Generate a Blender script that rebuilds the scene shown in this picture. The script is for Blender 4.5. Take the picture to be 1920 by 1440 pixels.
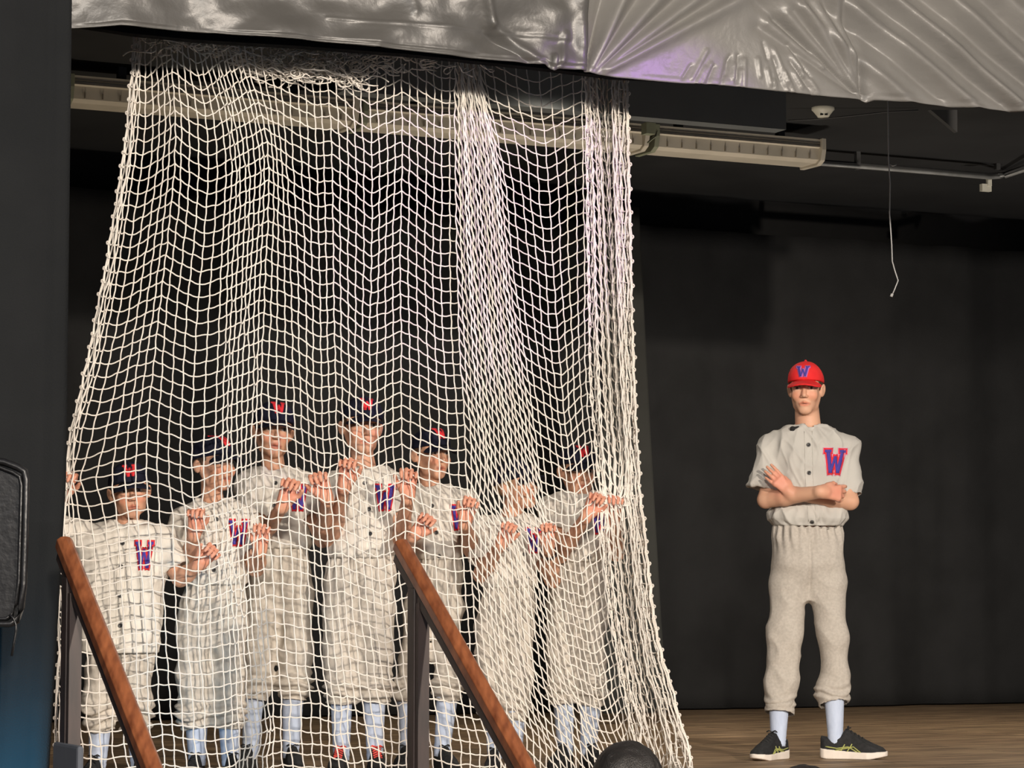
import bpy, math, numpy as np
from mathutils import Vector
from mathutils.bvhtree import BVHTree
for o in list(bpy.data.objects): bpy.data.objects.remove(o)
SC = bpy.context.scene; COL = SC.collection
# ---------------------------------------------------------------- camera, world, lights, exposure
F = 5000.0; CAMZ = 0.66; PITCH = math.atan(414/F); YAW = math.radians(25.3)
cam = bpy.data.cameras.new('camera'); cam.sensor_width = 36; cam.lens = F/1920*36
cam.clip_start = .1; cam.clip_end = 200
co = bpy.data.objects.new('camera', cam); COL.objects.link(co)
co.location = (0, 0, CAMZ); co.rotation_euler = (math.pi/2+PITCH, 0, 0); SC.camera = co
w = bpy.data.worlds.new('world'); SC.world = w; w.use_nodes = True
w.node_tree.nodes['Background'].inputs[0].default_value = (.80, .86, 1, 1)
w.node_tree.nodes['Background'].inputs[1].default_value = .21
SC.view_settings.view_transform = 'Standard'; SC.view_settings.look = 'None'
SC.view_settings.gamma = 1; SC.view_settings.use_curve_mapping = False
SC.view_settings.exposure = 0.0
def spot(name, loc, target, power, color, size, ang=40, blend=.6):
    l = bpy.data.lights.new(name, 'SPOT'); l.energy = power; l.color = color
    l.shadow_soft_size = size; l.spot_size = math.radians(ang); l.spot_blend = blend
    o = bpy.data.objects.new(name, l); COL.objects.link(o); o.location = loc
    o.rotation_euler = (Vector(target)-Vector(loc)).to_track_quat('-Z', 'Y').to_euler()
    return o
spot('stage_spotlight_right', (5.2, 0.0, 3.3), (-.1, 10.3, 1.2), 4300, (1, .88, .75), .10, 50)
spot('stage_spotlight_center', (.6, -.5, 3.1), (-.7, 10.0, 1.3), 2450, (1, .91, .80), .30, 50)
spot('stage_spotlight_left', (-4.6, 0.0, 4.2), (.2, 10.3, 1.6), 500, (.97, .93, .9), .1, 50)
for q_ in (-1.9, -.4, 1.3): spot('added_upstage_fill', (q_, 12.9+.45*q_, .12), (q_-.1, 14.0+.45*q_, 3.3), 60, (1, .88, .7), .1, 120, 1)  # unseen lamps, added to brighten the strip lights from below
spot('violet_spotlight', (4.6, 7.6, 3.3), (-.2, 10.3, 2.1), 460, (.58, .22, 1), .05, 15)
spot('added_upstage_fill', (4.3, 14.2, .12), (4.0, 17.5, 3.0), 200, (1, .93, .85), .2, 130, 1)  # added fill with no visible source, lifts the black back curtain
spot('added_upstage_fill', (1.2, 13.3, .12), (.6, 16.3, 3.0), 130, (1, .93, .85), .2, 130, 1)  # second added fill for the back curtain, behind the net
spot('overhead_stage_light', (3.4, 14.2, 3.2), (3.2, 13.6, 0), 150, (1, .9, .76), .3, 150, 1)
spot('overhead_stage_light', (.2, 13.0, 3.1), (.2, 12.8, 0), 110, (1, .9, .76), .3, 150, 1)
spot('blue_spotlight', (-1.60, 8.58, .05), (-1.66, 8.98, .22), 22, (.01, .50, .92), .05, 120, 1)
# ---------------------------------------------------------------- helpers
def P(px, py, d):
    cx, cy = (px-960)/F, -(py-720)/F
    y = math.cos(PITCH)-cy*math.sin(PITCH); z = math.sin(PITCH)+cy*math.cos(PITCH)
    return np.array((cx*d/y, d, CAMZ+z*d/y))
def Pv(px, py, d):
    px, py, d = np.broadcast_arrays(np.asarray(px, float), py, d)
    cx, cy = (px-960)/F, -(py-720)/F
    y = math.cos(PITCH)-cy*math.sin(PITCH); z = math.sin(PITCH)+cy*math.cos(PITCH)
    return np.stack((cx*d/y, d+0*cx, CAMZ+z*d/y), -1)
TY = math.tan(YAW)
def netd(px): return dline(px, 10.22, .36)
def dline(px, d0, k=TY):        # depth of the line y = d0 + k x seen at pixel column px
    return d0/(1-k*(np.asarray(px, float)-960)/F)
U = np.array((math.cos(YAW), math.sin(YAW), 0)); V = np.array((-math.sin(YAW), math.cos(YAW), 0))   # along the stage front, upstage
def W3(u, v, z): return U*u+V*v+np.array((0, 0, z))
def tag(o, label, cat, group=None, kind=None):
    o['label'] = label; o['category'] = cat
    if group: o['group'] = group
    if kind: o['kind'] = kind
    return o
def obj(name, verts, faces, mats=None, parent=None, smooth=True, origin=None, mat_idx=None, loc=None):
    verts = np.asarray(verts, float).reshape(-1, 3)
    base = np.zeros(3)
    if parent is not None: base = np.array(parent['_o'])
    elif origin is not None: base = np.asarray(origin, float)
    me = bpy.data.meshes.new(name)
    v = verts-base
    if isinstance(faces, np.ndarray):
        n = faces.shape[1]; m = len(faces)
        me.vertices.add(len(v)); me.vertices.foreach_set('co', v.astype(np.float32).ravel())
        me.loops.add(n*m); me.loops.foreach_set('vertex_index', faces.astype(np.int32).ravel())
        me.polygons.add(m); me.polygons.foreach_set('loop_start', np.arange(0, n*m, n, dtype=np.int32))
        try: me.polygons.foreach_set('loop_total', np.full(m, n, dtype=np.int32))
        except Exception: pass
        me.update(calc_edges=True)
    else:
        me.from_pydata([tuple(x) for x in v], [], [tuple(int(i) for i in f) for f in faces]); me.update()
    for m_ in (mats if isinstance(mats, (list, tuple)) else [mats]): me.materials.append(m_)
    me.polygons.foreach_set('use_smooth', np.full(len(me.polygons), smooth))
    if mat_idx is not None: me.polygons.foreach_set('material_index', np.asarray(mat_idx, dtype=np.int32))
    me.validate()
    o = bpy.data.objects.new(name, me); COL.objects.link(o)
    if parent is not None: o.parent = parent; o['_o'] = list(base)
    else: o.location = base; o['_o'] = list(base)
    return o
def empty(name, loc, label, cat, group=None):
    o = bpy.data.objects.new(name, None); COL.objects.link(o); o.location = loc; o['_o'] = [float(x) for x in loc]
    o.empty_display_size = .1
    return tag(o, label, cat, group)
def setcol(o, cols, name='tint'):
    a = o.data.color_attributes.new(name, 'FLOAT_COLOR', 'POINT')
    c = np.ones((len(o.data.vertices), 4), np.float32); c[:, :3] = cols; a.data.foreach_set('color', c.ravel())
class MB:
    def __init__(s): s.v = []; s.f = []
    def add(s, vs, fs):
        b = len(s.v); s.v += [tuple(map(float, x)) for x in vs]; s.f += [tuple(b+i for i in f) for f in fs]
    def box(s, c, ax, hs):      # centre, three axes, half sizes
        c = np.asarray(c, float); a = [np.asarray(x, float)*h for x, h in zip(ax, hs)]
        vs = [c+i*a[0]+j*a[1]+k*a[2] for i in (-1, 1) for j in (-1, 1) for k in (-1, 1)]
        s.add(vs, [(0, 1, 3, 2), (4, 6, 7, 5), (0, 4, 5, 1), (2, 3, 7, 6), (0, 2, 6, 4), (1, 5, 7, 3)])
    def prism(s, prof, a, b, e1, e2):       # closed profile [(x,y)] in axes e1,e2 swept from a to b
        n = len(prof); a = np.asarray(a, float); b = np.asarray(b, float)
        vs = [a+e1*x+e2*y for x, y in prof]+[b+e1*x+e2*y for x, y in prof]
        s.add(vs, [(i, (i+1) % n, n+(i+1) % n, n+i) for i in range(n)]+[tuple(range(n-1, -1, -1)), tuple(range(n, 2*n))])
    def tube(s, pts, r, n=8):
        pts = [np.asarray(p, float) for p in pts]; vs = []
        for i, p in enumerate(pts):
            t = pts[min(i+1, len(pts)-1)]-pts[max(i-1, 0)]; t /= np.linalg.norm(t)+1e-9
            h = np.array((0, 0, 1.)) if abs(t[2]) < .9 else np.array((1., 0, 0))
            a = np.cross(t, h); a /= np.linalg.norm(a); b = np.cross(t, a)
            rr = r[i] if isinstance(r, (list, tuple)) else r
            vs += [p+rr*(a*math.cos(q*2*math.pi/n)+b*math.sin(q*2*math.pi/n)) for q in range(n)]
        fs = [(i*n+q, i*n+(q+1) % n, (i+1)*n+(q+1) % n, (i+1)*n+q) for i in range(len(pts)-1) for q in range(n)]
        fs += [tuple(range(n-1, -1, -1)), tuple((len(pts)-1)*n+q for q in range(n))]
        s.add(vs, fs)
    def build(s, name, mat, parent=None, smooth=False, bevel=0, origin=None):
        o = obj(name, s.v, s.f, mat, parent, smooth, origin)
        if bevel:
            m = o.modifiers.new('bevel', 'BEVEL'); m.width = bevel; m.segments = 2; m.limit_method = 'ANGLE'
        return o
# ---------------------------------------------------------------- materials
def nmat(name, rough=.7, metal=0, spec=.5):
    m = bpy.data.materials.new(name); m.use_nodes = True; nt = m.node_tree; b = nt.nodes['Principled BSDF']
    b.inputs['Roughness'].default_value = rough; b.inputs['Metallic'].default_value = metal
    b.inputs['Specular IOR Level'].default_value = spec
    return m, nt, b
def node(nt, t, **kw):
    n = nt.nodes.new(t)
    for k, v in kw.items():
        if k in n.inputs.keys(): n.inputs[k].default_value = v
        else: setattr(n, k, v)
    return n
def noise_mat(name, c1, c2, scale=8, rough=.75, bump=0, bscale=60, stretch=(1, 1, 1), metal=0, spec=.5, detail=4, bdist=.01, wave=None):
    m, nt, b = nmat(name, rough, metal, spec); L = nt.links
    tc = node(nt, 'ShaderNodeTexCoord'); mp = node(nt, 'ShaderNodeMapping'); mp.inputs['Scale'].default_value = stretch
    L.new(tc.outputs['Object'], mp.inputs[0])
    nz = node(nt, 'ShaderNodeTexNoise', Scale=scale, Detail=detail); L.new(mp.outputs[0], nz.inputs['Vector'])
    cr = node(nt, 'ShaderNodeValToRGB'); cr.color_ramp.elements[0].position = .35; cr.color_ramp.elements[1].position = .65
    cr.color_ramp.elements[0].color = (*c1, 1); cr.color_ramp.elements[1].color = (*c2, 1)
    L.new(nz.outputs[0], cr.inputs[0]); L.new(cr.outputs[0], b.inputs['Base Color'])
    if bump:
        n2 = node(nt, 'ShaderNodeTexNoise', Scale=bscale, Detail=3); L.new(mp.outputs[0], n2.inputs['Vector'])
        bp = node(nt, 'ShaderNodeBump', Strength=bump, Distance=bdist); L.new(n2.outputs[0], bp.inputs['Height']); L.new(bp.outputs[0], b.inputs['Normal'])
    return m
def flat(name, c, rough=.7, metal=0, spec=.5): return noise_mat(name, tuple(x*.93 for x in c), c, 25, rough, metal=metal, spec=spec)
M = {}
M['black_cloth'] = noise_mat('black_cloth', (.021, .021, .021), (.026, .026, .026), 3, 1, .3, 200, spec=.05)
M['mask_cloth'] = noise_mat('masking_cloth', (.015, .016, .017), (.018, .019, .020), 3, 1, .3, 200, spec=.05)
M['leg_cloth'] = noise_mat('leg_drape_cloth', (.024, .024, .022), (.03, .03, .027), 3, 1, .2, 200, spec=.05)
M['ceiling'] = noise_mat('black_ceiling_paint', (.028, .028, .028), (.034, .034, .034), 2, .95, spec=.1)
M['soffit'] = noise_mat('dark_grey_paint', (.13, .138, .138), (.15, .158, .158), 3, .9, spec=.1)
M['fixture'] = noise_mat('cream_enamel', (.50, .45, .36), (.58, .52, .42), 6, .45)
M['fixture_dark'] = flat('fixture_groove', (.16, .14, .11), .6)
M['plate'] = flat('end_plate', (.24, .25, .17), .5)
M['rail_metal'] = noise_mat('pale_rail_metal', (.20, .20, .19), (.28, .28, .27), 8, .4, metal=.3)
M['detector'] = flat('detector_plastic', (.62, .60, .50), .5)
M['wire'] = flat('wire_sheath', (.55, .55, .55), .5)
M['dim'] = flat('dim_grey_metal', (.05, .05, .05), .7)
M['twine'] = noise_mat('net_twine', (.76, .705, .64), (.84, .79, .72), 30, .85, spec=.2)
M['case'] = noise_mat('black_vinyl', (.008, .008, .009), (.013, .013, .014), 12, .35, .2, 40)
M['wallpaint'] = flat('blue_grey_wall', (.09, .10, .12), .8)
M['post_paint'] = noise_mat('dark_post_wood', (.030, .022, .021), (.048, .032, .029), 6, .5, stretch=(6, 6, 1))
M['shirt'] = noise_mat('grey_shirt_cotton', (.50, .48, .44), (.55, .53, .485), 9, .9, .25, 350, spec=.15, bdist=.002)
M['kid_shirt'] = noise_mat('heather_shirt_cotton', (.70, .655, .58), (.80, .755, .68), 22, .9, .3, 300, spec=.15, bdist=.002)
M['pants'] = noise_mat('heather_fleece', (.54, .49, .425), (.68, .625, .55), 34, .95, .35, 320, spec=.1, bdist=.002, detail=8)
M['solo_pants'] = noise_mat('grey_heather_fleece', (.455, .415, .365), (.53, .487, .43), 90, .95, .35, 320, spec=.1, bdist=.002, detail=8)
M['sock'] = noise_mat('pale_blue_sock', (.52, .60, .76), (.58, .66, .82), 60, .95, .3, 200, stretch=(1, 1, .3), spec=.1, bdist=.003)
M['navy'] = noise_mat('navy_cotton', (.010, .011, .022), (.015, .016, .032), 20, .9, .2, 250, spec=.15, bdist=.002)
M['red'] = noise_mat('red_cotton', (.72, .025, .028), (.80, .035, .035), 20, .8, .2, 250, spec=.2, bdist=.002)
M['red_mark'] = flat('red_felt', (.80, .03, .04), .9); M['blue_mark'] = flat('royal_blue_felt', (.07, .05, .33), .9)
M['violet_mark'] = flat('violet_piping', (.50, .16, .50), .9); M['pink_mark'] = flat('pink_piping', (.80, .35, .50), .9)
M['button'] = flat('dark_button', (.035, .035, .035), .35); M['button_rim'] = flat('button_rim', (.12, .115, .11), .3)
M['shoe'] = noise_mat('black_mesh_upper', (.008, .009, .009), (.018, .018, .02), 70, .8, .4, 300, bdist=.002)
M['sole'] = flat('white_foam_sole', (.82, .74, .66), .6); M['stripe'] = flat('olive_stripe', (.42, .44, .13), .5)
M['lace_red'] = flat('red_lace', (.85, .09, .07), .7); M['lace'] = flat('black_lace', (.02, .02, .02), .8)
M['band'] = flat('dark_wristband', (.02, .012, .012), .5)
def skin(name, c):
    m, nt, b = nmat(name, .5, 0, .35); a = node(nt, 'ShaderNodeVertexColor'); a.layer_name = 'tint'
    nt.links.new(a.outputs[0], b.inputs['Base Color'])
    b.inputs['Subsurface Weight'].default_value = .06; b.inputs['Subsurface Radius'].default_value = (.01, .004, .002)
    b.inputs['Subsurface Scale'].default_value = .5
    return m
M['skin'] = skin('skin', None)
M['hair_brown'] = noise_mat('brown_hair', (.045, .024, .012), (.09, .05, .028), 60, .6, .5, 300, stretch=(3, 3, .4), bdist=.003)
M['hair_blonde'] = noise_mat('sandy_hair', (.26, .16, .08), (.42, .28, .15), 60, .6, .5, 300, stretch=(3, 3, .4), bdist=.003)
M['hair_dark'] = noise_mat('near_black_hair', (.005, .004, .003), (.011, .008, .006), 60, .45, .6, 200, stretch=(3, 3, .4), bdist=.004)
def wood_floor():
    m, nt, b = nmat('stage_planks', .55, 0, .4); L = nt.links
    tc = node(nt, 'ShaderNodeTexCoord'); mp = node(nt, 'ShaderNodeMapping'); mp.inputs['Rotation'].default_value = (0, 0, -YAW); L.new(tc.outputs['Object'], mp.inputs[0])
    br = node(nt, 'ShaderNodeTexBrick'); br.inputs['Scale'].default_value = 1; br.inputs['Brick Width'].default_value = 1.9; br.inputs['Row Height'].default_value = .11
    br.inputs['Mortar Size'].default_value = .004; br.inputs['Color1'].default_value = (.36, .25, .145, 1); br.inputs['Color2'].default_value = (.27, .18, .105, 1); br.inputs['Mortar'].default_value = (.04, .025, .015, 1)
    L.new(mp.outputs[0], br.inputs['Vector'])
    m2 = node(nt, 'ShaderNodeMapping'); m2.inputs['Scale'].default_value = (1.3, 9, 1); L.new(mp.outputs[0], m2.inputs[0])
    nz = node(nt, 'ShaderNodeTexNoise', Scale=2.2, Detail=7); L.new(m2.outputs[0], nz.inputs['Vector'])
    cr = node(nt, 'ShaderNodeValToRGB'); cr.color_ramp.elements[0].position = .3; cr.color_ramp.elements[1].position = .72
    cr.color_ramp.elements[0].color = (.45, .45, .45, 1); cr.color_ramp.elements[1].color = (1.55, 1.5, 1.45, 1); L.new(nz.outputs[0], cr.inputs[0])
    mx = node(nt, 'ShaderNodeMix', data_type='RGBA', blend_type='MULTIPLY'); mx.inputs[0].default_value = 1
    L.new(br.outputs[0], mx.inputs[6]); L.new(cr.outputs[0], mx.inputs[7]); L.new(mx.outputs[2], b.inputs['Base Color'])
    return m
M['floor'] = wood_floor()
def rail_wood():
    m, nt, b = nmat('varnished_mahogany', .3, 0, .5); L = nt.links
    tc = node(nt, 'ShaderNodeTexCoord'); mp = node(nt, 'ShaderNodeMapping')
    mp.inputs['Rotation'].default_value = (0, 0, -YAW); mp.inputs['Scale'].default_value = (30, 3, 12); L.new(tc.outputs['Object'], mp.inputs[0])
    nz = node(nt, 'ShaderNodeTexNoise', Scale=1.5, Detail=6); L.new(mp.outputs[0], nz.inputs['Vector'])
    cr = node(nt, 'ShaderNodeValToRGB'); cr.color_ramp.elements[0].color = (.12, .035, .015, 1); cr.color_ramp.elements[1].color = (.31, .105, .042, 1)
    cr.color_ramp.elements[0].position = .3; cr.color_ramp.elements[1].position = .7
    L.new(nz.outputs[0], cr.inputs[0]); L.new(cr.outputs[0], b.inputs['Base Color']); return m
M['rail_wood'] = rail_wood()
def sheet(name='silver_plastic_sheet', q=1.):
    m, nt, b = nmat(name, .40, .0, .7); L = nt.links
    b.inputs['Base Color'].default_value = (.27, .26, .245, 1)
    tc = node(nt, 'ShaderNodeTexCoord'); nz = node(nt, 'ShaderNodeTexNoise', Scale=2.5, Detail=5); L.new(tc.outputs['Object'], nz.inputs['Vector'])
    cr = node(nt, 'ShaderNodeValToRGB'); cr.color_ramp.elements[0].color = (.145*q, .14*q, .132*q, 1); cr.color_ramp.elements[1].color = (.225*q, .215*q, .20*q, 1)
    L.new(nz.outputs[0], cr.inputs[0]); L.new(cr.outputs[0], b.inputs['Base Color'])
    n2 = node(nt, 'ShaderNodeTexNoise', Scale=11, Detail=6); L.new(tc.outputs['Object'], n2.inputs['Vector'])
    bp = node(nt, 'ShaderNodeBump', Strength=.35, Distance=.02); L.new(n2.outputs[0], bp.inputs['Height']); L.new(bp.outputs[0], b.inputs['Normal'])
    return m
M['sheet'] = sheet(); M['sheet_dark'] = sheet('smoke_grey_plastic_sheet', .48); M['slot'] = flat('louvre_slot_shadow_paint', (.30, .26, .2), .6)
# ---------------------------------------------------------------- value noise
def vnoise(p, seed=0):
    p = np.asarray(p, float); i = np.floor(p).astype(np.int64); f = p-i; f = f*f*(3-2*f); r = 0
    for a in (0, 1):
        for b in (0, 1):
            for c in (0, 1):
                h = ((i[..., 0]+a)*374761393+(i[..., 1]+b)*668265263+(i[..., 2]+c)*2147483647+seed*974634777) & 0xffffffff
                h = ((h ^ (h >> 13))*1274126177) & 0xffffffff; h = (h ^ (h >> 16)) & 0xffff
                r = r+h/65535.*(f[..., 0] if a else 1-f[..., 0])*(f[..., 1] if b else 1-f[..., 1])*(f[..., 2] if c else 1-f[..., 2])
    return r*2-1
# ---------------------------------------------------------------- signed-distance modelling: one smooth continuous surface per body or garment
class SDF:
    def __init__(s, lo, hi, h):
        s.h = h; s.lo = np.asarray(lo, float); s.n = np.ceil((np.asarray(hi)-s.lo)/h).astype(int)+1
        s.a = np.full(s.n, .2, np.float32)
        s.ax = [(s.lo[i]+h*np.arange(s.n[i])).astype(np.float32) for i in range(3)]
    def reg(s, lo, hi, m):
        i0 = np.clip(np.floor((np.asarray(lo)-m-s.lo)/s.h).astype(int), 0, s.n-1)
        i1 = np.clip(np.ceil((np.asarray(hi)+m-s.lo)/s.h).astype(int)+1, 1, s.n)
        sl = tuple(slice(a, b) for a, b in zip(i0, i1))
        return sl, s.ax[0][sl[0]][:, None, None], s.ax[1][sl[1]][None, :, None], s.ax[2][sl[2]][None, None, :]
    def put(s, sl, d, k, mode):
        a = s.a[sl]
        if mode == 'add':
            if k > 0:
                h = np.clip(.5+.5*(a-d)/k, 0, 1); s.a[sl] = a+(d-a)*h-k*h*(1-h)
            else: s.a[sl] = np.minimum(a, d)
        else:
            if k > 0:
                h = np.clip(.5-.5*(a+d)/k, 0, 1); s.a[sl] = a+(-d-a)*h+k*h*(1-h)
            else: s.a[sl] = np.maximum(a, -d)
    def cap(s, p, q, r1, r2, k=.01, mode='add', cut=None):
        p = np.asarray(p, float); q = np.asarray(q, float); R = max(r1, r2)
        sl, X, Y, Z = s.reg(np.minimum(p, q)-R, np.maximum(p, q)+R, k+3*s.h)
        e = q-p; L2 = float(e@e)+1e-12
        t = ((X-p[0])*e[0]+(Y-p[1])*e[1]+(Z-p[2])*e[2])/L2
        tc = np.clip(t, 0, 1)
        d = np.sqrt((X-p[0]-tc*e[0])**2+(Y-p[1]-tc*e[1])**2+(Z-p[2]-tc*e[2])**2)-(r1+(r2-r1)*tc)
        if cut: d = np.maximum(d, (t-1)*math.sqrt(L2))
        s.put(sl, d, k, mode)
    def ell(s, c, r, R=None, k=.01, mode='add'):
        c = np.asarray(c, float); r = np.asarray(r, float); mr = r.max()
        ext = mr if R is not None else r
        sl, X, Y, Z = s.reg(c-ext, c+ext, k+3*s.h)
        x, y, z = X-c[0], Y-c[1], Z-c[2]
        if R is not None:
            l = [x*R[0, i]+y*R[1, i]+z*R[2, i] for i in range(3)]
        else: l = [x, y, z]
        k0 = np.sqrt((l[0]/r[0])**2+(l[1]/r[1])**2+(l[2]/r[2])**2); k1 = np.sqrt((l[0]/r[0]**2)**2+(l[1]/r[1]**2)**2+(l[2]/r[2]**2)**2)+1e-6
        s.put(sl, (k0*(k0-1)/k1).astype(np.float32), k, mode)
    def local(s, c, R, ext, fn, k=0, mode='add'):        # fn(lx,ly,lz)->distance in the frame R at c
        c = np.asarray(c, float); sl, X, Y, Z = s.reg(c-ext, c+ext, 0)
        x, y, z = X-c[0], Y-c[1], Z-c[2]
        s.put(sl, fn(*[x*R[0, i]+y*R[1, i]+z*R[2, i] for i in range(3)]).astype(np.float32), k, mode)
    def loft(s, secs, k=.01, e=2.4):         # secs: (z, cx, cy, rx, ry) ascending
        S = np.array(secs, float); zz = S[:, 0]
        lo = (np.min(S[:, 1]-S[:, 3]), np.min(S[:, 2]-S[:, 4]), zz[0]); hi = (np.max(S[:, 1]+S[:, 3]), np.max(S[:, 2]+S[:, 4]), zz[-1])
        sl, X, Y, Z = s.reg(lo, hi, k+3*s.h)
        z = Z.ravel(); zi = np.clip(z, zz[0], zz[-1])
        def sm(col):
            v = np.interp(zi, zz, S[:, col]); w = (zz[-1]-zz[0])*.03
            return ((v+np.interp(np.clip(zi-w, zz[0], zz[-1]), zz, S[:, col])+np.interp(np.clip(zi+w, zz[0], zz[-1]), zz, S[:, col]))/3)[None, None, :]
        cx, cy, rx, ry = sm(1), sm(2), sm(3), sm(4)
        q = (np.abs((X-cx)/rx)**e+np.abs((Y-cy)/ry)**e)**(1/e)
        d = (q-1)*np.minimum(rx, ry)
        d = np.maximum(d, np.maximum(zz[0]-Z, Z-zz[-1]))
        s.put(sl, d.astype(np.float32), k, 'add')
    def mesh(s):
        a = s.a; S = a < 0
        nx, ny, nz = a.shape
        c = np.zeros((nx-1, ny-1, nz-1), np.uint8)
        for i in (0, 1):
            for j in (0, 1):
                for k in (0, 1): c += S[i:nx-1+i, j:ny-1+j, k:nz-1+k]
        act = np.argwhere((c > 0) & (c < 8)); del c
        idx = np.full((nx-1, ny-1, nz-1), -1, np.int32); idx[act[:, 0], act[:, 1], act[:, 2]] = np.arange(len(act))
        corners = [(i, j, k) for i in (0, 1) for j in (0, 1) for k in (0, 1)]
        val = {q: a[act[:, 0]+q[0], act[:, 1]+q[1], act[:, 2]+q[2]] for q in corners}
        acc = np.zeros((len(act), 3)); cnt = np.zeros(len(act))
        for q in corners:
            for ax in range(3):
                if q[ax] == 0:
                    r = list(q); r[ax] = 1; r = tuple(r); va, vb = val[q], val[r]
                    m = (va < 0) != (vb < 0); t = np.where(m, va/np.where(m, va-vb, 1), 0)
                    p = np.tile(np.array(q, float), (len(act), 1)); p[:, ax] = t
                    acc += p*m[:, None]; cnt += m
        verts = s.lo+s.h*(act+acc/np.maximum(cnt, 1)[:, None])
        F_ = []
        for ax in range(3):
            b, c_ = (ax+1) % 3, (ax+2) % 3
            sa = [slice(None)]*3; sb = [slice(None)]*3; sa[ax] = slice(0, -1); sb[ax] = slice(1, None)
            A, B = S[tuple(sa)], S[tuple(sb)]; e = np.argwhere(A != B)
            e = e[(e[:, b] > 0) & (e[:, c_] > 0) & (e[:, b] < s.n[b]-1) & (e[:, c_] < s.n[c_]-1)]
            flip = A[e[:, 0], e[:, 1], e[:, 2]]
            q = []
            for db, dc in ((-1, -1), (0, -1), (0, 0), (-1, 0)):
                t = e.copy(); t[:, b] += db; t[:, c_] += dc; q.append(idx[t[:, 0], t[:, 1], t[:, 2]])
            q = np.stack(q, 1); q[~flip] = q[~flip][:, ::-1]; F_.append(q)
        f = np.concatenate(F_); f = f[(f >= 0).all(1)]
        return relax(verts, f, 1), f
def relax(v, f, it, lam=.5):
    for _ in range(it):
        acc = np.zeros_like(v); cnt = np.zeros(len(v))
        for i in range(4):
            j = f[:, (i+1) % 4]
            for q in range(3):
                acc[:, q] += np.bincount(f[:, i], v[j, q], len(v))
                acc[:, q] += np.bincount(j, v[f[:, i], q], len(v))
            cnt += np.bincount(f[:, i], minlength=len(v))+np.bincount(j, minlength=len(v))
        v = v+lam*(acc/np.maximum(cnt, 1)[:, None]-v)
    return v
def normals(v, f):
    n = np.cross(v[f[:, 2]]-v[f[:, 0]], v[f[:, 3]]-v[f[:, 1]]); N = np.zeros_like(v)
    for i in range(4):
        for q in range(3): N[:, q] += np.bincount(f[:, i], n[:, q], len(v))
    return N/(np.linalg.norm(N, axis=1)[:, None]+1e-12)
def rot(yaw, pitch=0, roll=0):      # +yaw turns the face to image right, +pitch looks up
    y, p, r = map(math.radians, (yaw, pitch, roll))
    Rz = np.array([[math.cos(y), -math.sin(y), 0], [math.sin(y), math.cos(y), 0], [0, 0, 1]])
    Rx = np.array([[1, 0, 0], [0, math.cos(-p), -math.sin(-p)], [0, math.sin(-p), math.cos(-p)]])
    Ry = np.array([[math.cos(r), 0, math.sin(r)], [0, 1, 0], [-math.sin(r), 0, math.cos(r)]])
    return Rz@Rx@Ry
unit = lambda v: np.asarray(v, float)/(np.linalg.norm(v)+1e-12)
def head_sdf(g, c, R, s, age):
    T = lambda x, y, z: c+R@(np.array((x, y, z))*s)
    E_ = lambda p, r, k, mode='add', RR=None: g.ell(T(*p), np.array(r)*s, R if RR is None else RR, k*s, mode)
    C_ = lambda p, q, a, b, k, mode='add': g.cap(T(*p), T(*q), a*s, b*s, k*s, mode)
    w = .93 if age == 'teen' else 1.05
    E_((0, .012, .035), (.073*w, .092, .080), .01)
    E_((0, -.032, -.022), (.060*w, .056, .070), .02)
    E_((0, -.040, -.072), (.043*w, .043, .036), .022)
    E_((0, -.066, -.097), (.023, .015, .014), .022)
    for q in (-1, 1):
        E_((q*.036*w, -.066, -.030), (.022, .018, .022), .018)
        C_((q*.042*w, -.018, -.075), (q*.052*w, .006, -.035), .011, .014, .025)
    C_((-.034, -.079, .022), (.034, -.079, .022), .009, .009, .014)
    C_((0, -.084, .006), (0, -.104, -.030), .0075, .0105, .010)
    for q in (-1, 1):
        E_((q*.011, -.095, -.035), (.0075, .009, .006), .005)
        E_((q*.031, -.100, .002), (.016, .013, .010), .014, 'sub')
        E_((q*.031, -.072, .001), (.0125, .0125, .0115), .003)
        C_((q*.020, -.082, .0095), (q*.042, -.079, .0085), .0032, .0028, .004)      # upper lid
        C_((q*.021, -.081, -.0085), (q*.041, -.078, -.0075), .0026, .0024, .004)
    C_((-.020, -.079, -.0635), (0, -.087, -.0605), .0045, .0055, .006)
    C_((.020, -.079, -.0635), (0, -.087, -.0605), .0045, .0055, .006)
    C_((-.015, -.080, -.0725), (.015, -.080, -.0725), .0055, .0055, .006)
    C_((-.023, -.088, -.0665), (.023, -.088, -.0665), .0028, .0028, .003, 'sub')
    for q in (-1, 1):
        R2 = R@rot(q*-28, 0, q*10)
        g.ell(T(q*.078*w, .012, -.008), np.array((.007, .018, .029))*s, R2, .004*s)
        g.ell(T(q*.084*w, .006, -.005), np.array((.005, .010, .018))*s, R2, .004*s, 'sub')
        g.cap(T(q*.066*w, .008, -.018), T(q*.074*w, .010, -.010), .010*s, .008*s, .006*s)
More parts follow.
